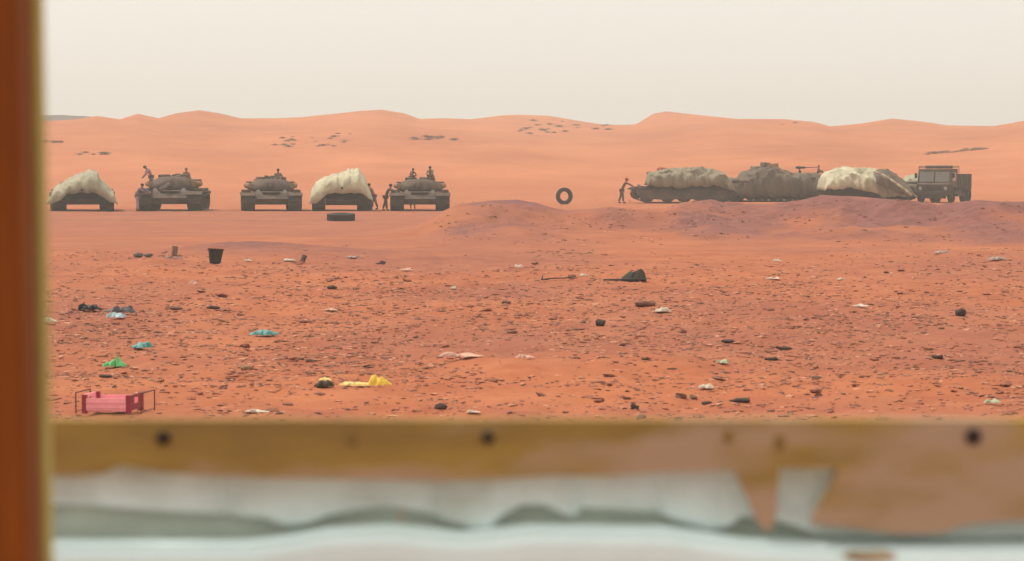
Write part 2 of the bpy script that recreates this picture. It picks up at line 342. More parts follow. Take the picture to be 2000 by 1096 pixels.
def person(label, pose, loc, rz, shirt, trous, head='hair', headcol=(0.02,0.015,0.012), scale=1.0, group=None):
    P = {k: Vector(v) for k, v in pose.items()}
    t = thing('person', label, 'person', loc, rz, group); t.scale = (scale,) * 3
    V = []; E = []; Rr = []; ix = {}
    def add(k, p, r, par=None):
        ix[k] = len(V); V.append(p); Rr.append(r)
        if par is not None: E.append((ix[par], ix[k]))
    add('pel', P['pel'], (.145,.10)); add('wst', P['wst'], (.13,.09), 'pel'); add('che', P['che'], (.155,.105), 'wst')
    add('nek', P['nek'], .055, 'che')
    hd = P['hed']; fwd = (P['hed'] - P['nek']); up = (P['top'] - P['hed']).normalized()
    face = Vector((0, -1, 0)) if abs(up.y) < 0.7 else Vector((0, -.4, -1)).normalized()
    add('hed', hd - up * .03, (.072,.085), 'nek'); add('top', hd + up * .06, (.075,.09), 'hed')
    add('crown', hd + up * .10, .05, 'top')
    for s in 'lr':
        add('s'+s, P['s'+s], .062, 'che'); add('e'+s, P['e'+s], .045, 's'+s); add('w'+s, P['w'+s], .029, 'e'+s)
        add('h'+s, P['h'+s], .095, 'pel'); add('k'+s, P['k'+s], .062, 'h'+s); add('a'+s, P['a'+s], .04, 'k'+s); add('t'+s, P['t'+s], .035, 'a'+s)
        d = (P['w'+s] - P['e'+s]).normalized(); side = d.cross(Vector((1, 0, 0)) if abs(d.x) < .8 else Vector((0, 0, 1))).normalized(); crl = d.cross(side).normalized() * (1 if s == 'l' else -1)
        palm = P['w'+s] + d * .075
        add('p'+s, palm, (.036,.018), 'w'+s)
        for k, (o_, ln) in enumerate(((-.03,.065),(-.01,.08),(.01,.075),(.03,.055))):
            b = palm + side * o_ + d * .03
            add(f'f{s}{k}', b, .009, 'p'+s); add(f'g{s}{k}', b + d * ln * .55 + crl * .008, .009, f'f{s}{k}'); add(f'i{s}{k}', b + d * ln * .9 + crl * .03, .008, f'g{s}{k}')
        th = P['w'+s] + d * .035 - side * .035; add('th'+s, th, .011, 'p'+s); add('ti'+s, th + d * .04 - side * .015 + crl * .015, .009, 'th'+s)
    body = skin_mesh(V, E, Rr)
    bo = obj('body', body, M['skin'], t)
    # nose, ears and eyes are moulded onto the same mesh
    bm = bmesh.new(); bm.from_mesh(body)
    for o_, r in ((face * .098, .016), (face * .088 - up * .05, .018)):
        bmesh.ops.create_icosphere(bm, subdivisions=1, radius=r, matrix=Matrix.Translation(hd + o_))
    for sx in (-1, 1):
        bmesh.ops.create_icosphere(bm, subdivisions=1, radius=.02, matrix=Matrix.Translation(hd + Vector((sx * .08, 0, 0))))
    bm.to_mesh(body); bm.free()
    def sub(name, keys, edges, radii, m):
        vs = [P[k] if isinstance(k, str) else k for k in keys]
        o = obj(name, skin_mesh(vs, edges, radii), m, t); return o
    sh = ['che','wst','pel','nek','sl','el','wl','sr','er','wr']
    q = lambda a, b, f: P[a].lerp(P[b], f)
    sub('shirt', ['che','wst','pel', q('che','nek',.55), 'sl','el', q('el','wl',.85), 'sr','er', q('er','wr',.85)],
        [(0,1),(1,2),(0,3),(0,4),(4,5),(5,6),(0,7),(7,8),(8,9)], [(.185,.125),(.165,.115),(.17,.125),.07,.085,.065,.05,.085,.065,.05], cloth('shirt_cloth', shirt))
    sub('trousers', ['pel','hl','kl',q('kl','al',.9),'hr','kr',q('kr','ar',.9)], [(0,1),(1,2),(2,3),(0,4),(4,5),(5,6)],
        [(.165,.12),.115,.085,.07,.115,.085,.07], cloth('trouser_cloth', trous))
    for s in 'lr':
        sub('shoe', [P['a'+s] - Vector((0,-.03,.04)), P['t'+s]], [(0,1)], [.05,.045], M['dark'])
    bm = bmesh.new(); bmesh.ops.create_icosphere(bm, subdivisions=2, radius=.108 if head == 'hair' else .125, matrix=Matrix.Translation(hd + up * .055 - face * .018) @ Matrix.Diagonal((.92, 1.05, .85, 1)))
    for v in bm.verts:
        v.co += Vector((random.uniform(-1,1),)*3) * .006
    obj({'hair':'hair','scarf':'head_scarf','cap':'cap'}[head], bm, cloth(head + '_cloth', headcol), t, smooth=True)
    return t

# ------------------------------------------------------------------ tanks
def make_track_mesh(sx):
    bm = bmesh.new()
    # closed loop around the wheels, in the side plane (y, z)
    loop = []
    def arc(cy, cz, r, a0, a1, n):
        for i in range(n + 1):
            a = R(a0 + (a1 - a0) * i / n); loop.append((cy + r * math.cos(a), cz + r * math.sin(a)))
    arc(-2.72, .56, .33, 95, 235, 8); arc(-2.05, .36, .36, 262, 270, 2); arc(2.0, .36, .36, 270, 285, 3); arc(2.68, .54, .33, 300, 445, 8)
    loop.append((1.2, .84)); loop.append((-.6, .80)); loop.append((-2.0, .84))
    n = len(loop); inner = []
    cx = sum(p[0] for p in loop) / n; cz = sum(p[1] for p in loop) / n
    for i in range(n):
        a = Vector(loop[i-1]); c = Vector(loop[(i+1) % n]); tdir = (c - a).normalized(); nrm = Vector((-tdir.y, tdir.x)); 
        if nrm.dot(Vector(loop[i]) - Vector((cx, cz))) > 0: nrm = -nrm
        inner.append(tuple(Vector(loop[i]) + nrm * .06))
    x0, x1 = sorted((sx * .90, sx * 1.64))
    rings = [[bm.verts.new((x, p[0], p[1])) for p in L] for x, L in ((x0, loop), (x1, loop), (x1, inner), (x0, inner))]
    for k in range(4):
        a, b = rings[k], rings[(k+1) % 4]
        for i in range(n): bm.faces.new((a[i], a[(i+1) % n], b[(i+1) % n], b[i]))
    # cleats
    tot = 0; step = .17
    for i in range(n):
        a = Vector(loop[i]); c = Vector(loop[(i+1) % n]); L = (c - a).length; u = (c - a) / L if L else Vector((1, 0)); k = step - tot % step if tot else 0
        d = k
        nr = Vector((u.y, -u.x))
        if nr.dot(a - Vector((cx, cz))) < 0: nr = -nr
        while d < L:
            p = a + u * d; q1 = p + nr * .03
            poly = [tuple(p - u*.04 - nr*.01), tuple(p + u*.04 - nr*.01), tuple(q1 + u*.03), tuple(q1 - u*.03)]
            prism(bm, poly, x0 + .02, x1 - .02, 'x'); d += step
        tot += L
    return fix(bm)
def tank(label, loc, rz, turret_rz=0, mhull=None, gun=True, group='tanks parked in a row below the dunes', scale=1.0, gun_el=0, cupola=True, covered=False, skirts=False):
    mh = mhull or M['hull']
    t = thing('tank', label, 'tank', loc, rz, group); t.scale = (scale,) * 3
    bm = bmesh.new()
    prism(bm, [(-3.10,.66),(-2.70,.34),(2.75,.34),(3.05,.62),(3.05,1.00),(-2.05,1.06)], -.88, .88, 'x')
    bmesh.ops.recalc_face_normals(bm, faces=bm.faces)
    box(bm, -.5, .5, -2.55, -2.3, .96, 1.02); box(bm, -.75, .75, 1.4, 2.8, 1.02, 1.08, bev=.02)
    hull = obj('hull', bm, mh, t)
    for i in range(2):
        bm = bmesh.new(); sx = (-1, 1)[i]
        a, b = sorted((sx * .89, sx * 1.68))
        prism(bm, [(-3.2,.80),(-2.95,.93),(2.9,.93),(3.12,.84),(3.12,.88),(2.92,.985),(-2.98,.985),(-3.25,.84)], a, b, 'x')
        f = obj('fender', fix(bm), mh, t)
        bm = bmesh.new()
        for y0, y1 in ((-1.7,-.75),(-.65,.2),(.35,1.35),(1.5,2.4)):
            a2, b2 = sorted((sx * 1.1, sx * 1.6)); box(bm, a2, b2, y0, y1, .985, 1.12 + .03 * ((y0 * 7) % 1), bev=.015)
        obj('stowage_box', bm, mh, t)
        bm = bmesh.new(); lathe(bm, [(.0,.0),(.09,.01),(.11,.08),(.11,.12),(.0,.125)], 14, Matrix.Translation((sx * .72, -2.55, 1.05)) @ Matrix.Rotation(R(90), 4, 'X'))
        obj('headlight', fix(bm), M['glass'], t)
        if skirts:
            bm = bmesh.new(); a, b = sorted((sx * 1.66, sx * 1.69)); prism(bm, [(-3.0,.82),(-2.55,.28),(-1.2,.22),(.1,.26),(1.5,.20),(2.7,.28),(3.05,.80)], a, b, 'x'); obj('side_skirt', fix(bm), mh, t)
        tr = obj('track', make_track_mesh(sx), M['track'], t)
        for k in range(5):
            y = -2.05 + k * 1.0 + (.12 if k else -.08)
            bm = bmesh.new(); lathe(bm, [(0,-.05),(.1,-.12),(.14,-.06),(.30,-.05),(.31,-.20),(.38,-.20),(.38,.20),(.31,.20),(.3,.05),(0,.05)], 22,
                Matrix.Translation((sx * 1.30, y, .44)) @ Matrix.Rotation(R(90) * -sx, 4, 'Y'))
            obj('road_wheel', fix(bm), mh, tr)
        for y, z in ((-2.72,.56),(2.68,.54)):
            bm = bmesh.new(); lathe(bm, [(0,-.15),(.12,-.15),(.2,-.08),(.27,-.08),(.27,.08),(.2,.1),(0,.1)], 14, Matrix.Translation((sx * 1.28, y, z)) @ Matrix.Rotation(R(90) * -sx, 4, 'Y'))
            obj('sprocket' if y > 0 else 'idler_wheel', fix(bm), mh, tr)
    # turret
    bm = bmesh.new()
    lathe(bm, [(1.02,1.02),(1.26,1.10),(1.32,1.22),(1.22,1.42),(1.0,1.60),(.72,1.70),(.3,1.74),(0,1.745)], 40, sx=.98, sy=1.08)
    for v in bm.verts:
        if v.co.y < -.3 and abs(v.co.x) < .5: v.co.y -= .12 * (1 - abs(v.co.x) / .5)
    tu = obj('turret', fix(bm), mh, t, smooth=True); tu.rotation_euler = (0, 0, turret_rz); tu.scale = (.86, .86, .95) if covered else (1, 1, 1)
    if gun:
        bm = bmesh.new(); e = gun_el; d = Vector((0, -math.cos(e), math.sin(e))); p = Vector((0, -1.2, 1.36))
        lathe(bm, [(0,-.1),(.30,-.1),(.26,.15),(.14,.32),(0,.32)], 16, Matrix.Translation(p) @ d.to_track_quat('Z', 'Y').to_matrix().to_4x4())
        for a, b, r0, r1 in ((.2, 1.6, .105, .09), (1.6, 2.9, .08, .075), (2.3, 2.75, .115, .115), (2.9, 3.5, .07, .068)):
            tube(bm, p + d * a, p + d * b, r0, r1, 14)
        g = obj('gun_barrel', fix(bm), mh, tu)
        bm = bmesh.new(); tube(bm, p + d * 3.501, p + d * 3.52, .052, .05, 12); obj('muzzle', bm, M['dark'], g)
    for x, y, r in ((-.5,.1,.33),(.5,.05,.36)):
        bm = bmesh.new(); lathe(bm, [(r,1.6),(r,1.80),(r-.03,1.83),(.08,1.85),(0,1.85)], 20, Matrix.Translation((x, y, 0)))
        obj('cupola', fix(bm), mh, tu)
    # stowage round the turret
    bm = bmesh.new()
    for k, a in enumerate((35, 62, 90, 118, 145)):
        a = R(a); cx, cy = 1.3 * math.cos(a), 1.42 * math.sin(a)
        box(bm, -.32, .32, -.14, .14, -.16, .17, Matrix.Translation((cx, cy, 1.42)) @ Matrix.Rotation(a - math.pi/2, 4, 'Z'), bev=.05)
    obj('stowage_bin', bm, mh, tu)
    for sx, a0 in ((1, -18), (-1, -20)):
        for k in range(2):
            bm = bmesh.new(); a = R(a0 - k * -34); c = Vector((sx * 1.30 * math.cos(a), 1.35 * math.sin(a), 1.36)); dv = Vector((-sx * math.sin(a), math.cos(a), 0)) * .33
            tube(bm, c - dv, c + dv, .15, .14, 12); obj('bedroll', fix(bm), M['stow'], tu)
    if covered: return t, tu
    rc = random.Random(int(loc.x * 10))
    for k in range(6):
        a = rc.uniform(.10, .30); b = rc.uniform(.10, .25); c = rc.uniform(.06, .15); x = rc.uniform(-.85, .85); y = rc.uniform(-.1, 1.0); z = 1.74 - .22 * (abs(x) / .8) ** 2 - .1 * y
        bm = bmesh.new(); box(bm, -a, a, -b, b, -c, c * 1.2, Matrix.Translation((x, y, z)) @ Matrix.Rotation(rc.uniform(0, 3), 4, 'Z') @ Matrix.Rotation(rc.uniform(-.3, .3), 4, 'X'), bev=.03)
        obj('stowed_pack', bm, [M['stow'], M['tarp_brown'], M['hull'], M['tarp_grey']][k % 4], tu)
    bm = bmesh.new(); tube(bm, (-1.0, -.95, 1.2), (.6, -1.2, 1.24), .05, .05, 8); obj('rolled_mat', bm, M['tarp_brown'], tu)
    if cupola:
        bm = bmesh.new(); tube(bm, (-.5, .1, 1.85), (-.5, .1, 2.0), .03, .03, 8); box(bm, -.56, -.44, -.3, .3, 1.98, 2.08); tube(bm, (-.5, -.3, 2.03), (-.5, -1.0, 2.07), .02, .016, 8)
        obj('machine_gun', bm, M['dark'], tu)
    return t, tu

TW = 36.0
def tarp(label, pxs, Y, y0, y1, hem, m, name='tarpaulin', power=3.0, seed=1, group=None, fold=0.10, shear=0.0, nx=130, ny=110, hemback=None, along=False):
    """canvas draped over a vehicle. pxs = outline seen from the front as (px,py) at distance Y; y0..y1 depth; hem = height function of x fraction"""
    P = [at(px, py, Y) for px, py in pxs]; xs = [p.x for p in P]; zs = [p.z for p in P]
    x0, x1 = xs[0], xs[-1]; zg = gz((x0 + x1) / 2, Y); cx = (x0 + x1) / 2; yc = (y0 + y1) / 2
    bm = bmesh.new(); rows = []
    rng = random.Random(seed)
    # cross section down the front, over the top, down the back
    ts = np.linspace(-1, 1, ny)
    for t in ts:
        row = []; wr = vn(t*7, seed*1.7, seed+2)
        for i in range(nx):
            f = i / (nx - 1); x = x0 + (x1 - x0) * f
            zt = float(np.interp(x, xs, zs)) + .05 * vn(x * 3.7 + seed, 0.3, seed + 40) + .035 * (1 - abs(2 * vn(x * 6.1, seed * 1.0, seed + 44)) * 2)
            hz = zg + (np.interp(f, [h[0] for h in hem], [h[1] for h in hem]))
            hz += .045 * math.sin(x * 4.3 + seed) + .02 * math.sin(x * 9.7 + seed * 2); hz = min(hz, zt - 0.02)
            a = abs(t); s = -1 if t < 0 else 1
            # a<.5 : on the top ; a>.5 : down the side
            k = (1 - a ** power) ** (1 / power) if a < 1 else 0
            prof = k
            yy = yc + s * (y1 - y0) / 2 * (1 - (1 - a) ** 1.6) * 1.0
            z = hz + (zt - hz) * prof
            n1 = vn(x * 1.4 + seed * 9, t * 3.1, seed); n2 = vn(x * 3.3 + t * 2.5 + seed, t * 6, seed + 5)
            rid = 1 - abs(2 * vn(x * 1.1 - t * 2.2 * (1 + shear) + seed * 3, t * 1.3, seed + 9)) * 2
            edge = math.sin(math.pi * min(1, max(0, f))) ** .5
            yy += s * fold * (n1 * 1.3 + n2 * .7) * 1.6
            n3 = 1-abs(2*vn(x*4.2 + t*5.5 + wr*.5, t*3.5 - x*1.1 + seed, seed+31))*2
            hg = max(0., (abs(t) - .45) / .55); yy += s * hg * (.09 * abs(math.sin(x * 4.1 + 2 * n1 + seed)) + .05 * math.sin(x * 9.7 + 3 * n1))
            yy += s*fold*.35*n3; z += fold*.22*n3*edge
            z += (fold * (n1 + n2 * .5) + fold * .6 * (rid - .5)) * edge * (0.35 + 0.65 * prof) * (.45 if a < .3 else 1)
            row.append(bm.verts.new((x - cx + (along and (yy - Y) * cx / Y), yy - Y, z - zg)))
        rows.append(row)
    for a, b in zip(rows, rows[1:]):
        for i in range(nx - 1): bm.faces.new((a[i], a[i+1], b[i+1], b[i]))
    bmesh.ops.recalc_face_normals(bm, faces=bm.faces)
    o = obj(name, bm, m, loc=(cx, Y, zg), smooth=True)
    md = o.modifiers.new('thickness', 'SOLIDIFY'); md.thickness = 0.03; md.offset = -1
    return tag(o, label, 'tarpaulin', group)

def spot(px, Y): 
    x = (px - 1000) / F * Y; return Vector((x, Y, gz(x, Y) ))
TY = 147.0
s0 = 0.985
G1 = 'tanks parked in a row below the dunes'
tank('dark tank under a pale olive tarpaulin at the left end, beside the post', spot(162, TY), R(8), R(0), M['hull'], gun_el=-.06, scale=1.0, covered=True)
tank2, tu2 = tank('broad brown tank slightly turned, with a stooping man on its hull', spot(340, TY), R(2), R(-4), M['hull2'], gun_el=-.08, scale=1.03, cupola=False)
tank3, tu3 = tank('narrower bare brown tank with one man in its hatch', spot(529, TY), R(6), R(0), M['hull2'], scale=0.96, cupola=False)
tank4, tu4 = tank('dark tank under a domed cream tarpaulin, fourth in the left row', spot(667, TY), R(4), R(0), M['hull'], scale=0.95, covered=True)
tank5, tu5 = tank('bare brown tank with two men on its turret, last of the left row', spot(820, TY + .5), R(2), R(-3), M['hull2'], scale=0.95, cupola=False)

GT = 'tarpaulins draped over the tanks'
tarp('pale olive tarpaulin with a peak, over the leftmost tank', [(91,398),(96,380),(110,364),(134,350),(155,340),(176,332),(190,334),(195,349),(208,360),(221,374),(229,398)], TY - .3, TY - 3.6, TY + 3.8,
     [(0,.35),(.15,.50),(.3,.85),(.5,1.0),(.7,.9),(.85,.6),(1,.4)], M['tarp_olive'], seed=2, group=GT, power=2.5, fold=.09, along=True)
tarp('rounded cream tarpaulin over the fourth tank of the left row', [(605,394),(608,372),(617,356),(632,346),(648,341),(666,337),(680,331),(700,329),(712,343),(718,360),(727,386)], TY - .3, TY - 3.4, TY + 3.1,
     [(0,.35),(.1,.45),(.3,.90),(.6,1.0),(.85,.85),(1,.6)], M['tarp_cream'], seed=5, group=GT, power=2.5, fold=.10, along=True)

# ---- right-hand group, beyond the earth berm
G2 = 'vehicles parked close together beyond the berm'
VY = 178.0
tank('low brown tank in side view pointing left, under a grey tarpaulin', spot(1333, VY), R(-90), R(165), M['hull2'], group=G2, scale=1.08, covered=True, skirts=True)
mt, mtu = tank('low brown tank with boxes heaped on its turret, in the middle of the right-hand group', spot(1500, VY + 9), R(-84), R(150), M['hull2'], group=G2, scale=1.05, cupola=False, skirts=True)
for k, (x, y, z, a, b, c, rz) in enumerate([(-.9,.1,1.55,.35,.3,.22,.2),(-.4,.6,1.75,.4,.25,.2,-.4),(.1,-.2,1.85,.3,.4,.26,.1),(.6,.3,1.7,.45,.25,.24,.5),(.2,.9,1.5,.5,.3,.25,0),(-.2,-.9,1.55,.4,.28,.2,.3),(.9,-.6,1.45,.3,.3,.22,-.2),(0,.2,2.05,.3,.22,.13,.8),(-.5,-.2,1.35,.5,.4,.3,.1),(.5,-.1,1.35,.5,.4,.3,.4),(-1.1,-.4,1.3,.3,.4,.2,.7)]):
    bm = bmesh.new(); box(bm, -a, a, -b, b, -c, c, Matrix.Translation((x, y, z + .32)) @ Matrix.Rotation(rz, 4, 'Z') @ Matrix.Rotation(.15 * math.sin(k * 3), 4, 'X'), bev=.04)
    obj('stowed_box', bm, [M['hull'], M['tarp_brown'], M['stow'], M['tarp_grey']][(k * 3) % 4], mtu)
tank('low brown tank under the bright cream tarpaulin, beside the truck', spot(1700, VY + 4), R(-97), R(170), M['hull'], group=G2, scale=1.0, covered=True, skirts=True)
tarp('grey canvas tarpaulin over the turret of the tank pointing left', [(1262,362),(1266,338),(1285,334),(1318,329),(1360,328),(1392,331),(1412,337),(1424,348),(1432,372)], VY, VY - 2.2, VY + 2.2,
     [(0,1.12),(.3,1.0),(.55,1.05),(.75,1.15),(1,.8)], M['tarp_grey'], seed=8, group=GT, power=2.8, fold=.2)
tarp('brown tarpaulin slung low over the hull in the middle of the right-hand group', [(1403,380),(1410,356),(1424,349),(1440,351),(1450,335),(1470,332),(1492,329),(1530,331),(1546,338),(1552,340),(1584,340),(1606,343),(1616,358),(1622,372)], VY + 8.5, VY + 5.6, VY + 11.6,
     [(0,.5),(.3,.35),(.7,.35),(1,.6)], M['tarp_brown'], seed=12, group=GT, power=2.8, fold=.26)
tarp('bright cream tarpaulin hanging in diagonal folds beside the truck', [(1603,372),(1608,345),(1618,335),(1640,329),(1672,328),(1700,330),(1724,337),(1742,350),(1760,364),(1780,381)], VY + 3, VY + .4, VY + 6,
     [(0,.85),(.3,.95),(.5,.65),(.72,.35),(.85,.45),(1,.4)], M['tarp_cream'], seed=21, group=GT, power=2.0, fold=.2, shear=1.0)
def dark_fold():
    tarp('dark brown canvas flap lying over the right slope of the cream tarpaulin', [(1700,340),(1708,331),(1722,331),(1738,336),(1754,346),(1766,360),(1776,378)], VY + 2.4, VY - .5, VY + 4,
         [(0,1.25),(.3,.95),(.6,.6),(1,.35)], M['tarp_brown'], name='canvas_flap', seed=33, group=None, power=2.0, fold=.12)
    a = [(1706,335),(1722,341),(1738,350),(1752,360),(1768,371),(1780,381)]
    bm = bmesh.new(); o_ = at(1740, 356, VY - .7); pr = None
    for q in a:
        v = at(q[0], q[1], VY - .7) - o_
        if pr is not None: tube(bm, pr, v, .09, .075, 8)
        pr = v
    tag(obj('canvas_roll', fix(bm), M['tarp_cream'], loc=o_, smooth=True), 'pale rolled canvas edge running diagonally down to the truck side', 'canvas roll')
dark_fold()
tarp('small cream tarpaulin bundle between the diagonal tarpaulin and the truck', [(1760,386),(1764,352),(1772,342),(1790,341),(1803,348),(1810,388)], VY + 9, VY + 7.6, VY + 10.5,
     [(0,.4),(1,.4)], M['tarp_olive'], seed=25, group=GT, power=2.2, fold=.14)

def truck():
    t = thing('military_truck', 'boxy dark truck with a roof rack at the right end of the right-hand group', 'truck', spot(1836, VY + 2), R(-24), G2)
    t.scale = (0.98, 0.98, 1.04)
    bm = bmesh.new()
    prism(bm, [(-1.75,.55),(-1.80,1.15),(-1.55,1.25),(-1.30,2.05),(-1.2,2.12),(.2,2.12),(.25,.55)], -1.12, 1.12, 'x')
    bmesh.ops.recalc_face_normals(bm, faces=bm.faces); obj('cab', bm, M['hull2'], t)
    bm = bmesh.new(); box(bm, -1.22, 1.22, .3, 3.4, .85, 1.80, bev=.03); box(bm, -1.1, 1.1, .35, 3.3, .40, .849)
    for k in range(5):
        for sx in (-1, 1): box(bm, sx*1.25 - .03, sx*1.25 + .03, .5 + k*.66, .58 + k*.66, .85, 1.80)
    obj('cargo_bed', bm, M['hull'], t)
    bm = bmesh.new()
    for x0, x1 in ((-1.0,-.05),(.05,1.0)):
        vs = [bm.verts.new(v) for v in ((x0,-1.535,1.33),(x1,-1.535,1.33),(x1,-1.345,1.93),(x0,-1.345,1.93))]; bm.faces.new(vs)
    r = bmesh.ops.solidify(bm, geom=bm.faces[:], thickness=.02)
    obj('windscreen', bm, M['glass'], t)
    for sx in (-1, 1):
        bm = bmesh.new(); a, b = sorted((sx*1.12, sx*1.135)); box(bm, a, b, -1.1, -.25, 1.35, 1.9)
        obj('side_window', bm, M['glass'], t)
        bm = bmesh.new(); lathe(bm, [(0,0),(.11,0),(.12,.05),(.0,.07)], 14, Matrix.Translation((sx*.85,-1.80,.9)) @ Matrix.Rotation(R(90),4,'X')); obj('headlight', fix(bm), M['glass'], t)
        bm = bmesh.new(); a, b = sorted((sx*.75, sx*1.3)); prism(bm, [(-1.7,.75),(-1.5,1.06),(-.6,1.06),(-.35,.75),(-.45,.75),(-.65,.98),(-1.45,.98),(-1.6,.75)], a, b, 'x'); obj('mudguard', fix(bm), M['hull'], t)
        for y in (-1.02, 2.0, 3.1):
            bm = bmesh.new(); lathe(bm, [(.26,-.15),(.44,-.16),(.50,-.1),(.50,.1),(.44,.16),(.26,.15)], 24, Matrix.Translation((sx*1.02, y, .5)) @ Matrix.Rotation(R(90),4,'Y'), close=True)
            w_ = obj('wheel', fix(bm), M['rubber'], t, smooth=False)
            bm = bmesh.new(); lathe(bm, [(0,-.08),(.28,-.08),(.28,.08),(0,.1)], 18, Matrix.Translation((sx*1.02, y, .5)) @ Matrix.Rotation(R(90),4,'Y')); obj('rim', fix(bm), M['hull'], w_)
    bm = bmesh.new(); box(bm, -1.15, 1.15, -1.95, -1.82, .5, .72, bev=.02); box(bm, -.8, .8, -1.8, -1.5, .28, .53); obj('bumper', bm, M['track'], t)
    bm = bmesh.new()
    for k in range(7): box(bm, -.75, .75, -1.30 + k*.09, -1.27 + k*.09, 1.0, 1.02)
    for k in range(9): box(bm, -.62 + k*.15, -.58 + k*.15, -1.83, -1.80, .76, 1.12)
    obj('grille', bm, M['dark'], t)
    bm = bmesh.new()
    for z in (2.20, 2.28):
        for y in (-1.3, .6): tube(bm, (-1.1,y,z),(1.1,y,z),.022,n=6)
        for x in (-1.1, 1.1): tube(bm, (x,-1.3,z),(x,.6,z),.022,n=6)
    for x in (-1.1,-.37,.37,1.1):
        for y in (-1.3,.6): tube(bm, (x,y,2.1 if y < 0 else 1.84),(x,y,2.29),.02,n=6)
    obj('roof_rack', bm, M['dark'], t)
    bm = bmesh.new(); box(bm, -.75, .8, -1.1, .3, 2.14, 2.34, bev=.09); obj('roof_bundle', bm, M['tarp_grey'], t)
    for sx in (-1, 1):
        bm = bmesh.new(); box(bm, sx*1.27-.09, sx*1.27+.09, -1.42, -1.38, 1.55, 1.85, bev=.01); tube(bm, (sx*1.12,-1.38,1.6),(sx*1.2,-1.38,1.65),.015,n=6); obj('wing_mirror', bm, M['dark'], t)
truck()

def tyre(label, px, py, dia, standing, cat='tyre', Y=None, rz=0.3):
    p = ground(px, py) if Y is None else spot(px, Y)
    r = dia / 2; wd = dia * .27
    bm = bmesh.new(); k = .58
    prof = [(r*k,-wd*.35),(r*.75,-wd*.5),(r*.95,-wd*.45),(r,-wd*.3),(r,wd*.3),(r*.95,wd*.45),(r*.75,wd*.5),(r*k,wd*.35),(r*k*1.04,0)]
    Mx = (Matrix.Translation((0,0,r)) @ Matrix.Rotation(rz,4,'Z') @ Matrix.Rotation(R(90),4,'X')) if standing else Matrix.Translation((0,0,wd*.48)) @ Matrix.Rotation(R(4),4,'X')
    lathe(bm, prof, 40, Mx, close=True)
    for i in range(40):
        a = 2*math.pi*i/40
        box(bm, r-.01, r+.02, -.025, .025, -wd*.42, wd*.42, Mx @ Matrix.Rotation(a,4,'Z'))
    o = obj('tyre', fix(bm), M['rubber'], loc=p, smooth=False); tag(o, label, cat)
tyre('large dark tyre standing upright on the sand between the two vehicle groups', 1102, 397, 1.02, True, Y=172)
tyre('dark tyre lying flat on the track in front of the tank with the cream tarpaulin', 666, 431, 1.15, False)

# ------------------------------------------------------------------ crew
deck = lambda t, x, y, z: t.matrix_world @ Vector((x, y, z))
bpy.context.view_layer.update()
pk = (0.45,0.20,0.20); br = (0.16,0.10,0.08); pu = (0.16,0.11,0.17)
def on(t, tu, x, y, z): 
    bpy.context.view_layer.update(); return (tu or t).matrix_world @ Vector((x, y, z))
person('man in a pink shirt stooping to the left on the hull of the broad tank', HUNCH, on(tank2, None, -1.2, .3, .98) , R(-70), pk, pu, 'hair', scale=.86)
person('man in purplish clothes standing against the left track of the broad tank', LEAN, spot(273, TY - 3.2), R(60), pu, (0.3,0.25,0.3), 'hair', scale=.86)
person('man in a brown shirt sitting on the turret of the broad tank', SIT, on(tank2, tu2, .62, .05, 1.50), R(20), (0.33,0.17,0.11), br, 'cap', (0.25,0.14,0.09), scale=.75)
person('man in a dark shirt in the hatch of the narrower bare tank', SIT, on(tank3, tu3, .42, .05, 1.52), R(0), (0.2,0.13,0.1), br, 'hair', scale=.8)
person('man leaning against the right side of the tank under the cream tarpaulin', LEAN, spot(727, TY + 3.6), R(-75), (0.42,0.2,0.15), pu, 'hair', scale=.85)
person('dark-haired man crouching on the turret of the last tank in the left row', CROUCH, on(tank5, tu5, -.45, .1, 1.66), R(40), br, (0.12,0.09,0.07), 'hair', scale=.62)
person('man in a dark head scarf crouching on the turret of the last tank', CROUCH, on(tank5, tu5, .62, .05, 1.66), R(-20), (0.25,0.2,0.15), br, 'scarf', (0.03,0.03,0.03), scale=.72)
person('man in dark clothes standing at the left track of the last tank', LEAN, spot(757, TY - 1.5), R(80), (0.13,0.09,0.09), (0.09,0.07,0.08), 'hair', scale=.84)
person('person standing behind the last tank, only the legs showing under its hull', STAND, spot(806, TY + 5.5), R(170), (0.3,0.2,0.15), (0.16,0.1,0.08), 'hair', scale=.9)
person('man in a dark red head scarf bending at the nose of the left-pointing tank', dict(LEAN), spot(1218, VY - 1.5), R(86), (0.14,0.08,0.06), (0.10,0.065,0.05), 'scarf', (0.30,0.05,0.06), scale=.96)
person('person in a reddish head scarf sitting at the right end of the brown tarpaulin', SIT, at(1598, 339, VY + 8), R(70), (0.25,0.12,0.09), br, 'scarf', (0.35,0.07,0.07), scale=.6)
person('person in a dark jacket sitting behind the diagonal folds of the cream tarpaulin', SIT, at(1748, 362, VY + 6.2), R(30), (0.22,0.13,0.10), br, 'scarf', (0.35,0.15,0.09), scale=.85)

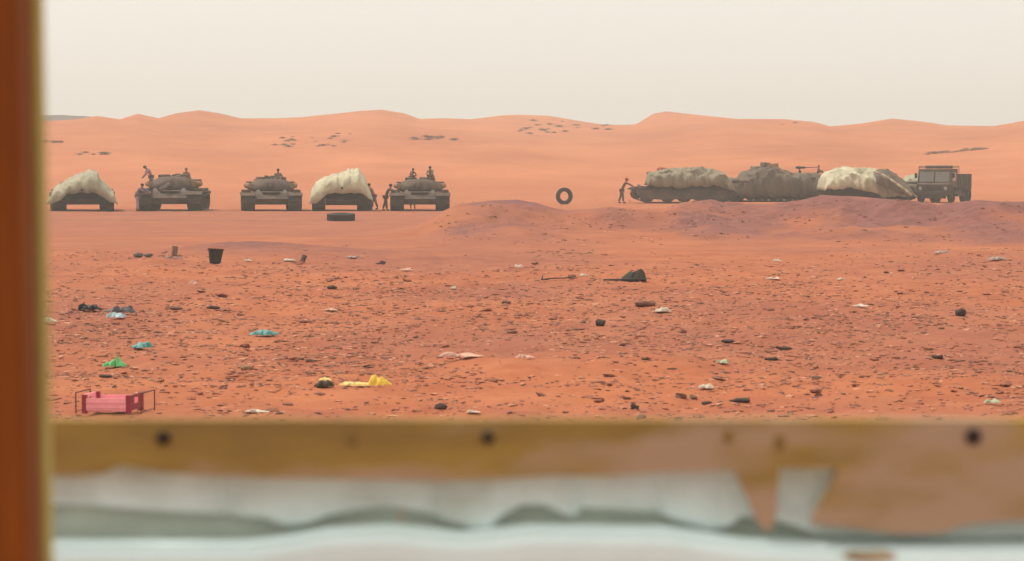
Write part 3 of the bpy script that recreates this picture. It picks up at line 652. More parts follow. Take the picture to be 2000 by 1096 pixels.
def machine_gun():
    t = thing('mounted_machine_gun', 'long thin machine gun on a mount above the right end of the brown tarpaulin', 'machine gun', at(1562, 337, VY + 8), 0)
    bm = bmesh.new(); tube(bm, (0,0,-.3),(0,0,.3),.05,.04,8); tube(bm, (-.2,0,-.25),(0,0,.2),.025,n=6); tube(bm, (.2,0,-.25),(0,0,.2),.025,n=6); obj('mount', bm, M['dark'], t)
    bm = bmesh.new(); box(bm, -.28, .35, -.06, .06, .26, .40, bev=.015); obj('receiver', bm, M['dark'], t)
    bm = bmesh.new(); tube(bm, (.3,0,.33),(1.25,0,.36),.028,.022,8); obj('barrel', bm, M['dark'], t)
    bm = bmesh.new(); box(bm, -.18, .0, -.2, -.06, .22, .42, bev=.01); obj('ammunition_box', bm, M['hull'], t)
machine_gun()
def lump(name, label, cat, loc, sx, sy, sz, m, seed, amp=.35, group=None, sub=3):
    bm = bmesh.new(); bmesh.ops.create_icosphere(bm, subdivisions=sub, radius=1)
    for v in bm.verts:
        c = v.co; n = float(fbm(np.array([c.x*1.7+seed*3.1+c.z]), np.array([c.y*1.7-seed+c.z*1.3]), seed, 3)[0])
        v.co = Vector((c.x*sx, c.y*sy, (c.z*.5+.42)*sz*1.05)) * (1 + amp*n*2)
        if v.co.z < 0: v.co.z *= .2
    o = obj(name, bm, m, loc=loc, smooth=True); return tag(o, label, cat, group)
red = mat('dark_red_cloth', (0.28,0.06,0.05), 0.9)
lump('cloth_bundle', 'small dark red cloth bundle lying on top of the grey tarpaulin', 'bundle', at(1293, 336, VY), .28, .25, .26, red, 3)
lump('cloth_bundle', 'tiny rust coloured cloth bundle at the front edge of the grey tarpaulin', 'bundle', at(1268, 340, VY), .18, .16, .15, M['stow'], 4)

# ------------------------------------------------------------------ scrub on the dunes
M['shrub'] = mat('dry_shrub', (0.13,0.065,0.04), 0.95, 0.4, 3)
def shrub_mesh(seed, n=260):
    rng = random.Random(seed); bm = bmesh.new()
    for i in range(9):
        a = rng.uniform(0, 6.28); tube(bm, (0,0,0), (math.cos(a)*.5*rng.random()+.0, math.sin(a)*.5*rng.random(), .35+.2*rng.random()), .02, .008, 4)
    for i in range(n):
        a = rng.uniform(0, 6.28); r = rng.random() ** .6 * (.55 + .25*math.sin(a*3+seed)); z = rng.random() ** .8 * (.55 - .25*r)
        c = Vector((r*math.cos(a), r*math.sin(a), z + .03)); u = Vector((rng.gauss(0,1), rng.gauss(0,1), rng.gauss(0,1))).normalized(); v = u.orthogonal().normalized()
        s = rng.uniform(.03,.08)
        bm.faces.new([bm.verts.new(c + u*s), bm.verts.new(c + v*s*.5), bm.verts.new(c - u*s), bm.verts.new(c - v*s*.5)])
    me = bpy.data.meshes.new('desert_shrub'); bm.to_mesh(me); bm.free(); me.materials.append(M['shrub']); return me
SM = [shrub_mesh(k) for k in range(4)]
def shrubs(label, spots, group='dry shrubs on the dune face'):
    for px, py, s in spots:
        p = ground(px, py)
        o = bpy.data.objects.new('desert_shrub', random.choice(SM)); C.objects.link(o)
        o.location = p - Vector((0,0,.05)); o.rotation_euler = (0,0,random.uniform(0,6.28)); o.scale = (s*1.15, s*1.15, s*.6)
        tag(o, label, 'shrub', group)
def scat(x0, x1, y0, y1, n, s0, s1, seed):
    r = random.Random(seed); return [(r.uniform(x0,x1), r.uniform(y0,y1), r.uniform(s0,s1)) for _ in range(n)]
shrubs('small dry shrub in the loose patch above the narrower bare tank', scat(532,700,262,288,22,.4,.9,1))
shrubs('dark dry shrub in the short line above the last tank', scat(806,888,267,275,12,.6,1.2,2))
shrubs('dry shrub in the streak of scrub just under the crest right of centre', scat(1012,1110,236,262,18,.5,1.1,3) + scat(1110,1195,244,256,9,.5,1.0,4))
shrubs('dry shrub in the thin line on the dune above the truck', [(1812+i*9.5, 302-i*.9+random.uniform(-1,1), random.uniform(.5,1.1)) for i in range(13)])
shrubs('dry shrub in the short line low on the dune beside the post', scat(88,118,276,280,4,.5,.9,5) + scat(148,222,299,304,9,.4,.8,6))
shrubs('single dark shrub near the crest at the right', [(1840,243,1.4)], None)
shrubs('low shrub high on the dune above the right-hand group', scat(1500,1560,240,252,3,.4,.8,9))

# ------------------------------------------------------------------ stones
def stone_mesh(seed, sub=1, amp=.3):
    bm = bmesh.new(); bmesh.ops.create_icosphere(bm, subdivisions=sub, radius=1); r = random.Random(seed)
    f = [r.uniform(.65,1.2) for _ in range(3)]
    for v in bm.verts:
        n = r.uniform(1-amp, 1+amp); v.co = Vector((v.co.x*f[0], v.co.y*f[1], v.co.z*.62*f[2]))*n
        v.co.z = max(v.co.z, -.25)
    me = bpy.data.meshes.new('stone'); bm.to_mesh(me); bm.free(); return me
stone_mats = [mat('red_brown_stone', (0.27,0.10,0.060), 0.95, 0.3, 8), mat('dark_stone', (0.16,0.078,0.055), 0.95, 0.3, 8), mat('orange_clod', (0.36,0.14,0.075), 0.95, 0.3, 8), mat('pale_clod', (0.50,0.23,0.14), 0.95, 0.3, 8)]
STM = []
for k in range(9):
    me = stone_mesh(k, 2 if k < 5 else 1); me.materials.append(stone_mats[k % 3]); STM.append(me)
def pick_spots(n, seed, ylo=493, yhi=845, xlo=60, xhi=2040):
    r = np.random.RandomState(seed); px = r.uniform(xlo, xhi, n * 12); py = r.uniform(ylo, yhi, n * 12)
    dens = .52 + .85 * fbm(px / 170, py / 55, 77, 3) + .35 * np.exp(-((py - 600) / 70) ** 2) - np.clip(530 - py, 0, None) / 60 - .10 * ((py > 655) & (py < 700))
    k = np.nonzero(r.rand(n * 12) < dens)[0][:n]
    return [(float(px[i]), float(py[i])) for i in k]
for i, (px, py) in enumerate(pick_spots(290, 5)):
    p = ground(px, py); k = random.choice((0,0,1,2,3,3,4,5,6,7,8))
    s = (.022+.038*random.random()**2) * (1 + (p.y-25)/60)
    o = bpy.data.objects.new('stone', STM[k]); C.objects.link(o); o.location = p + Vector((0,0,s*.1))
    o.rotation_euler = (random.uniform(-.2,.2), random.uniform(-.2,.2), random.uniform(0,6.28)); o.scale = (s*random.uniform(1,1.7), s, s*random.uniform(.6,1.0))
    c = k % 3
    zone = 'far out on the stony ground, level with the black bucket' if py < 560 else ('in the dense stony belt level with the black bags' if py < 660 else ('on the bare sand level with the teal bag' if py < 730 else 'close beyond the wooden rail, level with the crate'))
    lab = ('reddish brown stone ', 'small dark stone ', 'orange clod of dry earth ')[c] + zone
    tag(o, lab, 'stone', ('reddish brown stones on the stony ground', 'small dark stones on the stony ground', 'orange clods of earth on the stony ground')[c])
def gravel():
    base = []
    for k in range(8):
        me = stone_mesh(100+k, 1, .35); base.append((np.array([v.co[:] for v in me.vertices]), np.array([p.vertices[:] for p in me.polygons]))); bpy.data.meshes.remove(me)
    r = np.random.RandomState(4); sp = pick_spots(15500, 9, 493, 960, -250, 2300) + pick_spots(22000, 19, 515, 760, -250, 2300)
    rr = random.Random(3)
    for x0, x1, yc, sd_, n in ((90,400,499,5,260),(1030,1160,494,3,160),(1600,2040,506,14,420),(1900,2040,480,5,80),(140,420,738,6,90),(380,560,806,5,60),(520,700,480,4,30)):
        sp += [(rr.uniform(x0,x1), rr.gauss(yc,sd_)) for _ in range(n)]
    vs = []; fs = []; mi = []; off = 0
    bsp = []
    while len(bsp) < 900:
        bx, by = rr.uniform(850, 2030), rr.uniform(392, 480)
        if rr.random() < .5 + float(fbm(np.array([bx/60]), np.array([by/14]), 91, 3)[0]) * 1.6: bsp.append(ground(bx, by))
    px = np.array([s[0] for s in sp]); py = np.array([s[1] for s in sp])
    # flat-ground guess, then a few refinements onto the relief
    sl = slopes(py); Y = CAMZ / -sl
    for _ in range(3):
        X = (px-1000)/F*Y; Y = (CAMZ-height(X, Y)) / -sl
    X = (px-1000)/F*Y; Z = height(X, Y)
    X = np.concatenate([X, [q.x for q in bsp]]); Y = np.concatenate([Y, [q.y for q in bsp]]); Z = np.concatenate([Z, [q.z for q in bsp]])
    for i in range(len(Y)):
        b, f = base[r.randint(8)]; s = (.009+.026*r.rand()**2.2)*(1+(Y[i]-25)/60); a = r.uniform(0,6.28)
        v = b*[s*r.uniform(1,1.9), s, s*r.uniform(.4,.8)]; c, s_ = math.cos(a), math.sin(a)
        v = np.stack([v[:,0]*c-v[:,1]*s_, v[:,0]*s_+v[:,1]*c, v[:,2]], 1) + [X[i], Y[i], Z[i]]
        vs.append(v); fs.append(f+off); off += len(v); mi += [r.choice(4, p=[.40,.18,.24,.18])]*len(f)
    V = np.concatenate(vs); Fc = np.concatenate(fs)
    me = bpy.data.meshes.new('gravel'); me.from_pydata(V.tolist(), [], Fc.tolist())
    for m in stone_mats: me.materials.append(m)
    me.polygons.foreach_set('material_index', np.array(mi, np.int32))
    o = bpy.data.objects.new('gravel', me); C.objects.link(o)
    tag(o, 'loose gravel and clods scattered over the orange desert floor', 'gravel', kind='stuff')
gravel()

# ------------------------------------------------------------------ litter and single rocks
plast = {}
def pm(name, c, rough=.45): 
    if name not in plast: plast[name] = mat(name, c, rough, .2, 14, bump=.4, bscale=40)
    return plast[name]
def crumple(name, label, cat, px, py, wpx, hpx, m, seed, depth=.6, group=None, ridges=1.0, parts=1):
    """crumpled thin sheet lying on the ground, thin edge pieces and raised creases"""
    p = ground(px, py); k = p.y / F; Wd = wpx*k/2; H = hpx*k*1.0; D = Wd*depth*2.2
    r = random.Random(seed); ph = [r.uniform(0,6.28) for _ in range(4)]; hump = [(r.uniform(-.75,.75), r.uniform(-.5,.5), r.uniform(.28,.6), r.uniform(.35,1)) for _ in range(4)]; hump[0] = hump[0][:3] + (1.0,)
    bm = bmesh.new(); n = 40; rings = 14; grid = []
    for j in range(rings+1):
        row = []
        for i in range(n):
            a = 2*math.pi*i/n; t = j/rings
            out = 1 + .28*math.sin(2*a+ph[0]) *.6 + .22*math.sin(3*a+ph[1]) + .14*math.sin(7*a+ph[2]) + .08*math.sin(13*a+ph[3])
            x = Wd*t*out*math.cos(a)*.85; y = D*t*out*math.sin(a)*.5
            nn = abs(float(fbm(np.array([x/Wd*2.2+seed*5]), np.array([y/D*2.2+seed]), seed, 3)[0]))
            bump_ = max(q_[3]*math.exp(-((x/Wd-q_[0])/q_[2])**2-((y/D-q_[1]*.5)/.6)**2) for q_ in hump)
            z = .72*H*(1-t**6)*(.25 + .75*bump_)*(1.2-1.1*nn) + H*.10*abs(math.sin(5*a+ph[1]))*t
            row.append(bm.verts.new((x, y, max(z, 0)+.004)))
        grid.append(row)
    for a_, b_ in zip(grid, grid[1:]):
        for i in range(n): bm.faces.new((a_[i], a_[(i+1)%n], b_[(i+1)%n], b_[i]))
    bmesh.ops.remove_doubles(bm, verts=bm.verts, dist=1e-5)
    zoff = max(gz(p.x+dx, p.y) for dx in (-Wd*.5, 0, Wd*.5)) - p.z
    o = obj(name, bm, m, loc=p + Vector((0,0,max(0, zoff*.7)+.005)))
    md = o.modifiers.new('thickness', 'SOLIDIFY'); md.thickness = .004
    return tag(o, label, cat, group)
teal = pm('teal_plastic', (0.10,0.30,0.28)); white = pm('white_plastic', (0.56,0.47,0.38), .8); green = pm('green_plastic', (0.13,0.50,0.18)); yellow = pm('yellow_plastic', (0.85,0.60,0.08))
black = pm('black_plastic', (0.012,0.01,0.014), .35); greyp = pm('grey_plastic', (0.30,0.23,0.19)); pinkp = pm('pale_pink_plastic', (0.58,0.34,0.26), .8); paleg = pm('pale_green_plastic', (0.36,0.38,0.24)); olive = mat('dark_olive_canvas', (0.05,0.045,0.032), .85)
B = 'plastic_bag'
crumple(B, 'blue-green plastic bag lying nearest the middle of the left litter', 'plastic bag', 517, 657, 52, 15, teal, 1)
crumple(B, 'small teal plastic bag lying just above the bright green one', 'plastic bag', 277, 684, 44, 14, teal, 2)
crumple(B, 'bright green plastic bag behind the pink crate', 'plastic bag', 225, 720, 42, 24, green, 3)
crumple(B, 'black plastic bag in the left litter, left of the grey-black one', 'plastic bag', 173, 609, 44, 18, black, 4, depth=.5)
crumple(B, 'grey-black plastic bag beside a pale blue one near the post', 'plastic bag', 245, 613, 48, 17, pm('grey_black_plastic', (0.06,0.055,0.06)), 5, depth=.5)
crumple(B, 'dark grey plastic bag right above the pale blue plastic', 'plastic bag', 218, 612, 34, 16, pm('slate_plastic', (0.09,0.085,0.08)), 15, depth=.4)
crumple(B, 'pale blue plastic bag in front of the grey-black bag', 'plastic bag', 228, 624, 44, 14, pm('pale_blue_plastic', (0.40,0.55,0.58)), 6, depth=.3)
crumple(B, 'dirty white plastic scrap half hidden by the post', 'plastic bag', 92, 634, 36, 16, white, 7)
crumple(B, 'yellow plastic bag puffed up at its right end', 'plastic bag', 742, 755, 40, 26, yellow, 8, depth=.5)
crumple(B, 'thin yellow plastic strip trailing left from the yellow bag', 'plastic scrap', 697, 758, 78, 12, pm('pale_yellow_plastic', (0.80,0.62,0.22)), 9, depth=.25)
crumple('food_wrapper', 'brown and black wrapper with a yellow edge left of the yellow strip', 'wrapper', 631, 758, 40, 18, pm('brown_plastic', (0.05,0.035,0.015)), 10, depth=.5)
crumple('plastic_scrap', 'small pale yellow scrap behind the brown and black wrapper', 'plastic scrap', 634, 746, 24, 8, pm('pale_yellow_plastic', (0.8,0.62,0.22)), 11)
crumple('plastic_scrap', 'long pale pink plastic strip in the middle of the stony ground', 'plastic scrap', 902, 703, 86, 10, pinkp, 12, depth=.3)
crumple('plastic_scrap', 'small pale pink scrap right of the long pink strip', 'plastic scrap', 1028, 702, 34, 9, pinkp, 13)
for q_, (px, py, w_, h_, m_, lab) in enumerate([
    (1012,524,20,7,white,'small white scrap of paper left of the dark canvas heap'),
    (1140,540,18,6,white,'tiny white scrap just left of the thin stick'),
    (1293,612,32,10,white,'white scrap of paper below the dark canvas heap'),
    (1679,600,32,6,white,'flat white paper on the right half of the stony ground'),
    (1378,762,30,10,white,'oval white plate-like scrap near the bottom right of centre'),
    (378,557,18,10,pinkp,'round pale scrap below and left of the black bucket'),
    (795,530,24,5,pinkp,'faint pale scrap right of the small dark stones'),
    (886,565,14,6,white,'tiny white scrap in the middle distance'),
    (645,609,26,6,pinkp,'pale scrap above the blue-green bag'),
    (1517,511,18,6,white,'small white scrap far out on the right'),
    (1512,548,26,5,white,'thin white paper strip right of the dark canvas heap'),
    (1641,548,14,5,white,'tiny white scrap far right of the dark canvas heap'),
    (1412,712,28,8,paleg,'pale green scrap right of centre'),
    (1940,792,36,10,paleg,'pale green scrap at the bottom right'),
    (503,808,44,8,white,'broken white scraps just above the wooden rail'),
    (925,812,26,6,white,'flat white scrap at the rail near the middle nail'),
    (565,511,26,6,white,'white scrap beside the tin can far left'),
    (484,511,14,5,white,'tiny white scrap between bucket and tin can'),
    (690,505,30,6,greyp,'grey plastic scrap right of the tin can'),
    (1948,508,40,8,greyp,'grey plastic scrap far out at the right edge'),
    (1838,495,30,6,greyp,'greyish scrap far out on the right')]):
    crumple('paper_scrap', lab, 'scrap', px, py, w_, h_, m_, 30+q_)
for q_, (px, py, w_, h_, m_, lab) in enumerate([
    (1876,618,22,16,1,'dark rounded stone on the right side of the stony ground'),
    (1832,701,26,9,1,'dark flat stone below the dark rounded one at right'),
    (1507,705,26,7,1,'thin dark stone right of centre'),
    (1422,671,34,7,1,'long dark flat stone right of centre'),
    (1262,600,38,11,0,'brown stone just under the dark canvas heap'),
    (1445,787,42,10,1,'long grey-brown stone near the bottom right of centre'),
    (1532,685,30,9,1,'grey stone above the thin dark stone'),
    (1172,637,20,13,1,'dark upright stone in the middle of the stony ground'),
    (1000,652,18,7,0,'small brown stone left of the upright dark stone'),
    (418,603,28,8,1,'dark stone right of the black bags'),
    (648,565,22,7,1,'small dark stone below and right of the bucket'),
    (743,517,18,6,1,'dark stone level with the bucket foot'),
    (482,724,28,14,2,'tan cubic stone left of the brown wrapper'),
    (205,737,28,6,1,'thin black stone behind the crate'),
    (860,803,26,11,1,'dark stone just above the rail near its middle'),
    (1240,801,18,12,1,'grey stone just above the rail right of centre'),
    (345,606,26,8,0,'brown stone between the black bags and the dark stone'),
    (1380,790,20,8,1,'small dark stone near the rail right of centre'),
    (1220,800,10,6,1,'tiny dark stone beside the grey one at the rail')]):
    p = ground(px, py); k = p.y/F
    o = lump('rock', lab, 'rock', p - Vector((0,0,.01)), w_*k*.5, w_*k*.4, h_*k*1.0, [mat('brown_rock',(0.20,0.09,0.06),.95,.3,8), mat('charcoal_rock',(0.055,0.036,0.03),.95,.3,8), mat('tan_rock',(0.26,0.15,0.08),.95,.3,8)][m_], 50+q_, .3, sub=2)

def bucket():
    p = ground(420, 515); t = thing('bucket', 'black bucket standing upright on the stony ground', 'bucket', p, .4)
    k = p.y/F; h = 29*k; r = 15.5*k
    bm = bmesh.new(); lathe(bm, [(0,0),(r*.68,0),(r*.98,h),(r*1.06,h),(r*1.06,h*.93),(r*.99,h*.92),(r*.95,h*.985),(r*.64,.02),(0,.02)], 28, Matrix.Rotation(R(4),4,'Y')); 
    obj('shell', fix(bm), mat('sooty_plastic', (0.015,0.013,0.013), .6, .4, 10, (0.02,0.016,0.013)), t, smooth=False)
    bm = bmesh.new(); pr = None
    for i in range(13):
        a = math.pi*i/12; q = Vector((r*1.06*math.cos(a), -r*.9*math.sin(a)*.9, h*.93 - r*.35*math.sin(a)))
        if pr: tube(bm, pr, q, .006, n=6)
        pr = q
    obj('handle', bm, M['dark'], t)
bucket()
def crate():
    p = ground(207, 812); t = thing('plastic_crate', 'pink plastic crate lying at the foot of the left side, just above the rail', 'crate', p + Vector((0,0,.0)), R(-9))
    k = p.y/F; W2 = 49*k; H = 38*k; D = .42
    pink = mat('pink_crate_plastic', (0.90,0.38,0.42), .4, .12, 6, bump=.1); dk = mat('maroon_post_end_shade', (0.30,0.035,0.06), .45, .2, 6, bump=.1)
    bm = bmesh.new()
    box(bm, -W2+.04, W2-.04, 0, .012, .03, H*.80); 
    for z in (H*.3, H*.55): box(bm, -W2+.04, W2-.04, -.008, -.001, z, z+.012)
    obj('front_wall', bm, pink, t)
    bm = bmesh.new(); box(bm, -W2+.04, W2-.04, D-.012, D, .03, H*.80); obj('back_wall', bm, pink, t)
    for sx in (-1, 1):
        bm = bmesh.new(); a, b = sorted((sx*(W2-.012), sx*W2))
        box(bm, a, b, .04, D-.04, .03, H*.5); box(bm, a, b, .04, .13, H*.5+.001, H*.8); box(bm, a, b, D-.13, D-.04, H*.5+.001, H*.8); box(bm, a, b, .04, D-.04, H*.8+.001, H*.97)
        obj('end_wall', bm, dk if sx > 0 else pink, t)  # right end wall takes the posts' maroon as painted shade
        for y in (0.02, D-.02):
            bm = bmesh.new(); box(bm, sx*(W2-.02)-.022, sx*(W2-.02)+.022, y-.02, y+.02, 0, H*.98, bev=.004); obj('corner_post', bm, dk, t)
    bm = bmesh.new(); box(bm, -W2+.045, W2-.045, .014, D-.014, .02, .03); obj('floor', bm, pink, t)
    bm = bmesh.new()
    for x in (-W2-.055, W2+.10):
        tube(bm, (x, .0, 0), (x, .0, H*1.08), .006, n=6); tube(bm, (x, D, 0), (x, D, H*1.08), .006, n=6); tube(bm, (x, 0, H*1.08), (x, D, H*1.08), .006, n=6)
        s = 1 if x < 0 else -1
        tube(bm, (x, .2, .02), (x + s*abs(abs(x)-W2), .2, .02), .004, n=6); tube(bm, (x, 0, .02), (x, D, .02), .004, n=6)
    obj('wire_frame', bm, mat('rusty_wire', (0.12,0.04,0.03), .7), t)
crate()
def canvas_heap():
    p = ground(1238, 550); k = p.y/F
    t = thing('canvas_heap', 'dark olive canvas heap with a thin stick lying to its left', 'canvas', p, 0)
    bm = bmesh.new(); pts = [(-25,0),(-24,8),(-12,15),(2,21),(8,25),(15,25),(20,20),(24,6),(24,0)]
    nx = 40; ny = 16; rows = []
    for j in range(ny):
        v = -1 + 2*j/(ny-1); row = []
        for i in range(nx):
            x = -25 + 49*i/(nx-1); z = np.interp(x, [q[0] for q in pts], [q[1] for q in pts])
            zz = z*max(0, 1-abs(v)**1.7) * (1 + .35*float(vnoise(x/7, v*2.5, 6))) if 0 < j < ny-1 else 0
            row.append(bm.verts.new((x*k, (v*13 + 2*float(vnoise(x/6, v*3, 2)))*k*1.1, zz*k)))
        rows.append(row)
    for a, b in zip(rows, rows[1:]):
        for i in range(nx-1): bm.faces.new((a[i], a[i+1], b[i+1], b[i]))
    obj('canvas', fix(bm), olive, t, smooth=True)
    bm = bmesh.new(); tube(bm, (-60*k, -.1, .03), (24*k, -.16, .035), .016, .02, 8); obj('stick', bm, M['dark'], t)
canvas_heap()
def can(label, px, py, hpx, tilt, c=(0.10,0.07,0.055), name='tin_can'):
    p = ground(px, py); k = p.y/F; h = hpx*k; r = h*.36
    bm = bmesh.new(); lathe(bm, [(0,0),(r,0),(r*1.03,.01),(r,.02),(r,h-.01),(r*1.04,h),(r*.9,h-.004),(r*.88,.03),(0,.03)], 18, Matrix.Translation((0,0,r*abs(math.sin(tilt)))) @ Matrix.Rotation(tilt,4,'Y'))
    o = obj(name, fix(bm), mat('rusty_tin', c, .6, .4, 12), loc=p, rot=(0,0,.5)); tag(o, label, 'can')
can('rusty tin can tipped over beside a white scrap', 590, 514, 14, R(25))
can('small upright brown can standing alone left of the bucket', 340, 500, 17, R(8), (0.22,0.13,0.09))
crumple('cloth_rag', 'flat grey-brown rag under the small upright can', 'rag', 341, 506, 36, 5, mat('grey_rag', (0.16,0.11,0.09)), 71)
lump('rock', 'dark grey rubble piece left of the small upright can', 'rock', ground(270,503), .14, .1, .12, mat('grey_rubble', (0.12,0.09,0.085)), 72, .4)
lump('rock', 'smaller dark rubble piece between the rubble and the upright can', 'rock', ground(290,502), .1, .1, .09, mat('grey_rubble', (0.12,0.09,0.085)), 73, .4)
bm = bmesh.new(); p = ground(1090, 550)
pr = Vector((-.32,0,.02))
for q in ((-.1,.02,.05),(.12,0,.05),(.35,-.03,.09)): tube(bm, pr, q, .014, .012, 6); pr = Vector(q)
tube(bm, (-.32,0,.02), (-.3,.05,.10), .02, .01, 6)
tag(obj('twig', bm, M['dark'], loc=p), 'dark crooked twig lying left of the canvas heap', 'twig')

# ------------------------------------------------------------------ the wooden barrier right in front
FY = 3.2
def fpt(px, py, Y=FY): return at(px, py, Y)
wood = mat('weathered_ochre_wood', (0.32,0.225,0.052), .85, .35, 2.2, (0.24,0.155,0.055), .4, 30, stretch=(1.2, 2, 6), bdist=.004)
t_ = wood.node_tree
b_ = t_.nodes['Principled BSDF']
# greyed, bleached patches with a shape of their own
src = b_.inputs['Base Color'].links[0].from_socket
tc = t_.nodes.new('ShaderNodeTexCoord'); mp = t_.nodes.new('ShaderNodeMapping'); mp.inputs['Scale'].default_value = (3.2, 1, 9); mp.inputs['Location'].default_value = (.4, 0, .2)
nn = t_.nodes.new('ShaderNodeTexNoise'); nn.inputs['Scale'].default_value = 1.6; nn.inputs['Detail'].default_value = 4
mr = t_.nodes.new('ShaderNodeMapRange'); mr.inputs[1].default_value = .48; mr.inputs[2].default_value = .66
mx = t_.nodes.new('ShaderNodeMix'); mx.data_type = 'RGBA'; mx.inputs[7].default_value = (0.42,0.30,0.20,1)
t_.links.new(tc.outputs['Object'], mp.inputs[0]); t_.links.new(mp.outputs[0], nn.inputs['Vector']); sx_ = t_.nodes.new('ShaderNodeSeparateXYZ'); t_.links.new(tc.outputs['Object'], sx_.inputs[0])
ma = t_.nodes.new('ShaderNodeMath'); ma.operation = 'MULTIPLY_ADD'; ma.inputs[1].default_value = .11; t_.links.new(sx_.outputs[0], ma.inputs[0]); t_.links.new(nn.outputs[0], ma.inputs[2])
mb = t_.nodes.new('ShaderNodeMath'); mb.operation = 'MULTIPLY_ADD'; mb.inputs[1].default_value = -1.9; t_.links.new(sx_.outputs[2], mb.inputs[0]); t_.links.new(ma.outputs[0], mb.inputs[2])
t_.links.new(mb.outputs[0], mr.inputs[0])
t_.links.new(mr.outputs[0], mx.inputs[0]); t_.links.new(src, mx.inputs[6]); t_.links.new(mx.outputs[2], b_.inputs['Base Color'])

rail = thing('wooden_rail', 'weathered ochre wooden rail with a broken lower edge across the foreground', 'rail', (0, FY, fpt(1000, 870).z), 0)
def flatpoly(pts, y0, y1, org, Y=FY):
    from mathutils.geometry import tessellate_polygon
    Q = [((fpt(px, py, Y) - org).x, (fpt(px, py, Y) - org).z) for px, py in pts]; n = len(Q)
    tri = tessellate_polygon([[Vector((a, b, 0)) for a, b in Q]])
    bm = bmesh.new(); A = [bm.verts.new((a, y0, b)) for a, b in Q]; B = [bm.verts.new((a, y1, b)) for a, b in Q]
    for q in tri:
        bm.faces.new([A[i] for i in q]); bm.faces.new([B[i] for i in q][::-1])
    for i in range(n): bm.faces.new((A[i], A[(i+1) % n], B[(i+1) % n], B[i]))
    bmesh.ops.recalc_face_normals(bm, faces=bm.faces); return bm
org = Vector((0, FY, fpt(1000, 870).z))
low = [(3300,1000),(2060,1008),(1990,1014),(1930,1016),(1872,1024),(1835,1038),(1760,1040),(1700,1034),(1640,1026),(1588,1020),(1584,1012),(1600,985),(1622,950),(1634,912),(1520,912),(1516,960),(1514,1000),(1506,1030),(1492,1034),(1478,1018),(1460,975),(1444,940),(1432,915),(1290,920),(1180,928),(1090,926),(960,934),(850,936),(600,932),(400,926),(320,920),(240,906),(205,922),(150,928),(60,926),(-900,928)]
obj('board', flatpoly([(-900,819),(3300,819)] + low, -.014, .014, org), wood, rail)
dk = mat('dark_nail', (0.025,0.012,0.008), .6)
for px, py, r, nm, m in ((322,853,.0085,'nail',dk),(953,852,.0075,'nail',dk),(1897,850,.0095,'nail',dk)):
    bm = bmesh.new(); c = fpt(px, py) - org; lathe(bm, [(0,0),(r,0),(r*.9,.005),(r*.4,.008),(0,.008)], 16, Matrix.Translation((c.x, -.014, c.z)) @ Matrix.Rotation(R(90),4,'X')); obj(nm, fix(bm), m, rail)
kn = mat('wood_knot', (0.24,0.155,0.05), .9)
for px, py, r in ((688,856,.006),(1420,850,.006),(1520,862,.007)):
    bm = bmesh.new(); c = fpt(px, py) - org; lathe(bm, [(0,0),(r,0),(r*.8,.0025),(0,.003)], 14, Matrix.Translation((c.x, -.0142, c.z)) @ Matrix.Rotation(R(90),4,'X'), sy=1.4); obj('knot', fix(bm), kn, rail)
# white canvas hanging from the rail, scalloped hem
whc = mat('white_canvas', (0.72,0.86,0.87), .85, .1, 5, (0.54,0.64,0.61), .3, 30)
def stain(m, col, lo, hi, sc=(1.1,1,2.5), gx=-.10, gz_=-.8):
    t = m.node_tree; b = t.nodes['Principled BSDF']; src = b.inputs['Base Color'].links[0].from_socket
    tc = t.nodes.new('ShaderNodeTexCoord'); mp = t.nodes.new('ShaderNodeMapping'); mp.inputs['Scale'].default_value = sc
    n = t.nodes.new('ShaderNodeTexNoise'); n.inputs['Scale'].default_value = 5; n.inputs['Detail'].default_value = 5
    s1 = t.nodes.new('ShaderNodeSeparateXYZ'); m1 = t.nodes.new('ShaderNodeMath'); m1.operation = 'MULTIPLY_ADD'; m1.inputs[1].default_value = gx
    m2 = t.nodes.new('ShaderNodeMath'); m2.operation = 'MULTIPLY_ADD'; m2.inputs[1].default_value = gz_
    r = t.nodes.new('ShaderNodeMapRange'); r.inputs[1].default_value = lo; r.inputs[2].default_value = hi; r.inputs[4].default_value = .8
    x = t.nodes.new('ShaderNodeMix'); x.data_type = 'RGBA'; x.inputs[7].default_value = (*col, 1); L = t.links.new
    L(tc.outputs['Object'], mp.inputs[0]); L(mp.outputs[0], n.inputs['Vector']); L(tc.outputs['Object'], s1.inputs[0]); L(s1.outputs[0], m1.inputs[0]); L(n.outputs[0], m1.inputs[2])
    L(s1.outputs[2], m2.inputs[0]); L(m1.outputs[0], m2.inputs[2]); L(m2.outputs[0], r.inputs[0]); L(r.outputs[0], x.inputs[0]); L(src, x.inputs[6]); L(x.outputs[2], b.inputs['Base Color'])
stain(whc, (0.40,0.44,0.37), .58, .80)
hem = [(-900,985),(85,985),(200,990),(300,996),(420,1004),(520,1012),(560,1026),(600,1022),(640,1008),(690,996),(760,990),(830,1000),(860,1014),(920,1030),(958,1030),(985,1004),(1020,986),(1060,986),(1092,1000),(1122,1012),(1140,992),(1200,996),(1280,1002),(1330,1020),(1385,1036),(1425,1028),(1450,1008),(1530,1020),(1600,1045),(1700,1050),(3300,1050)]
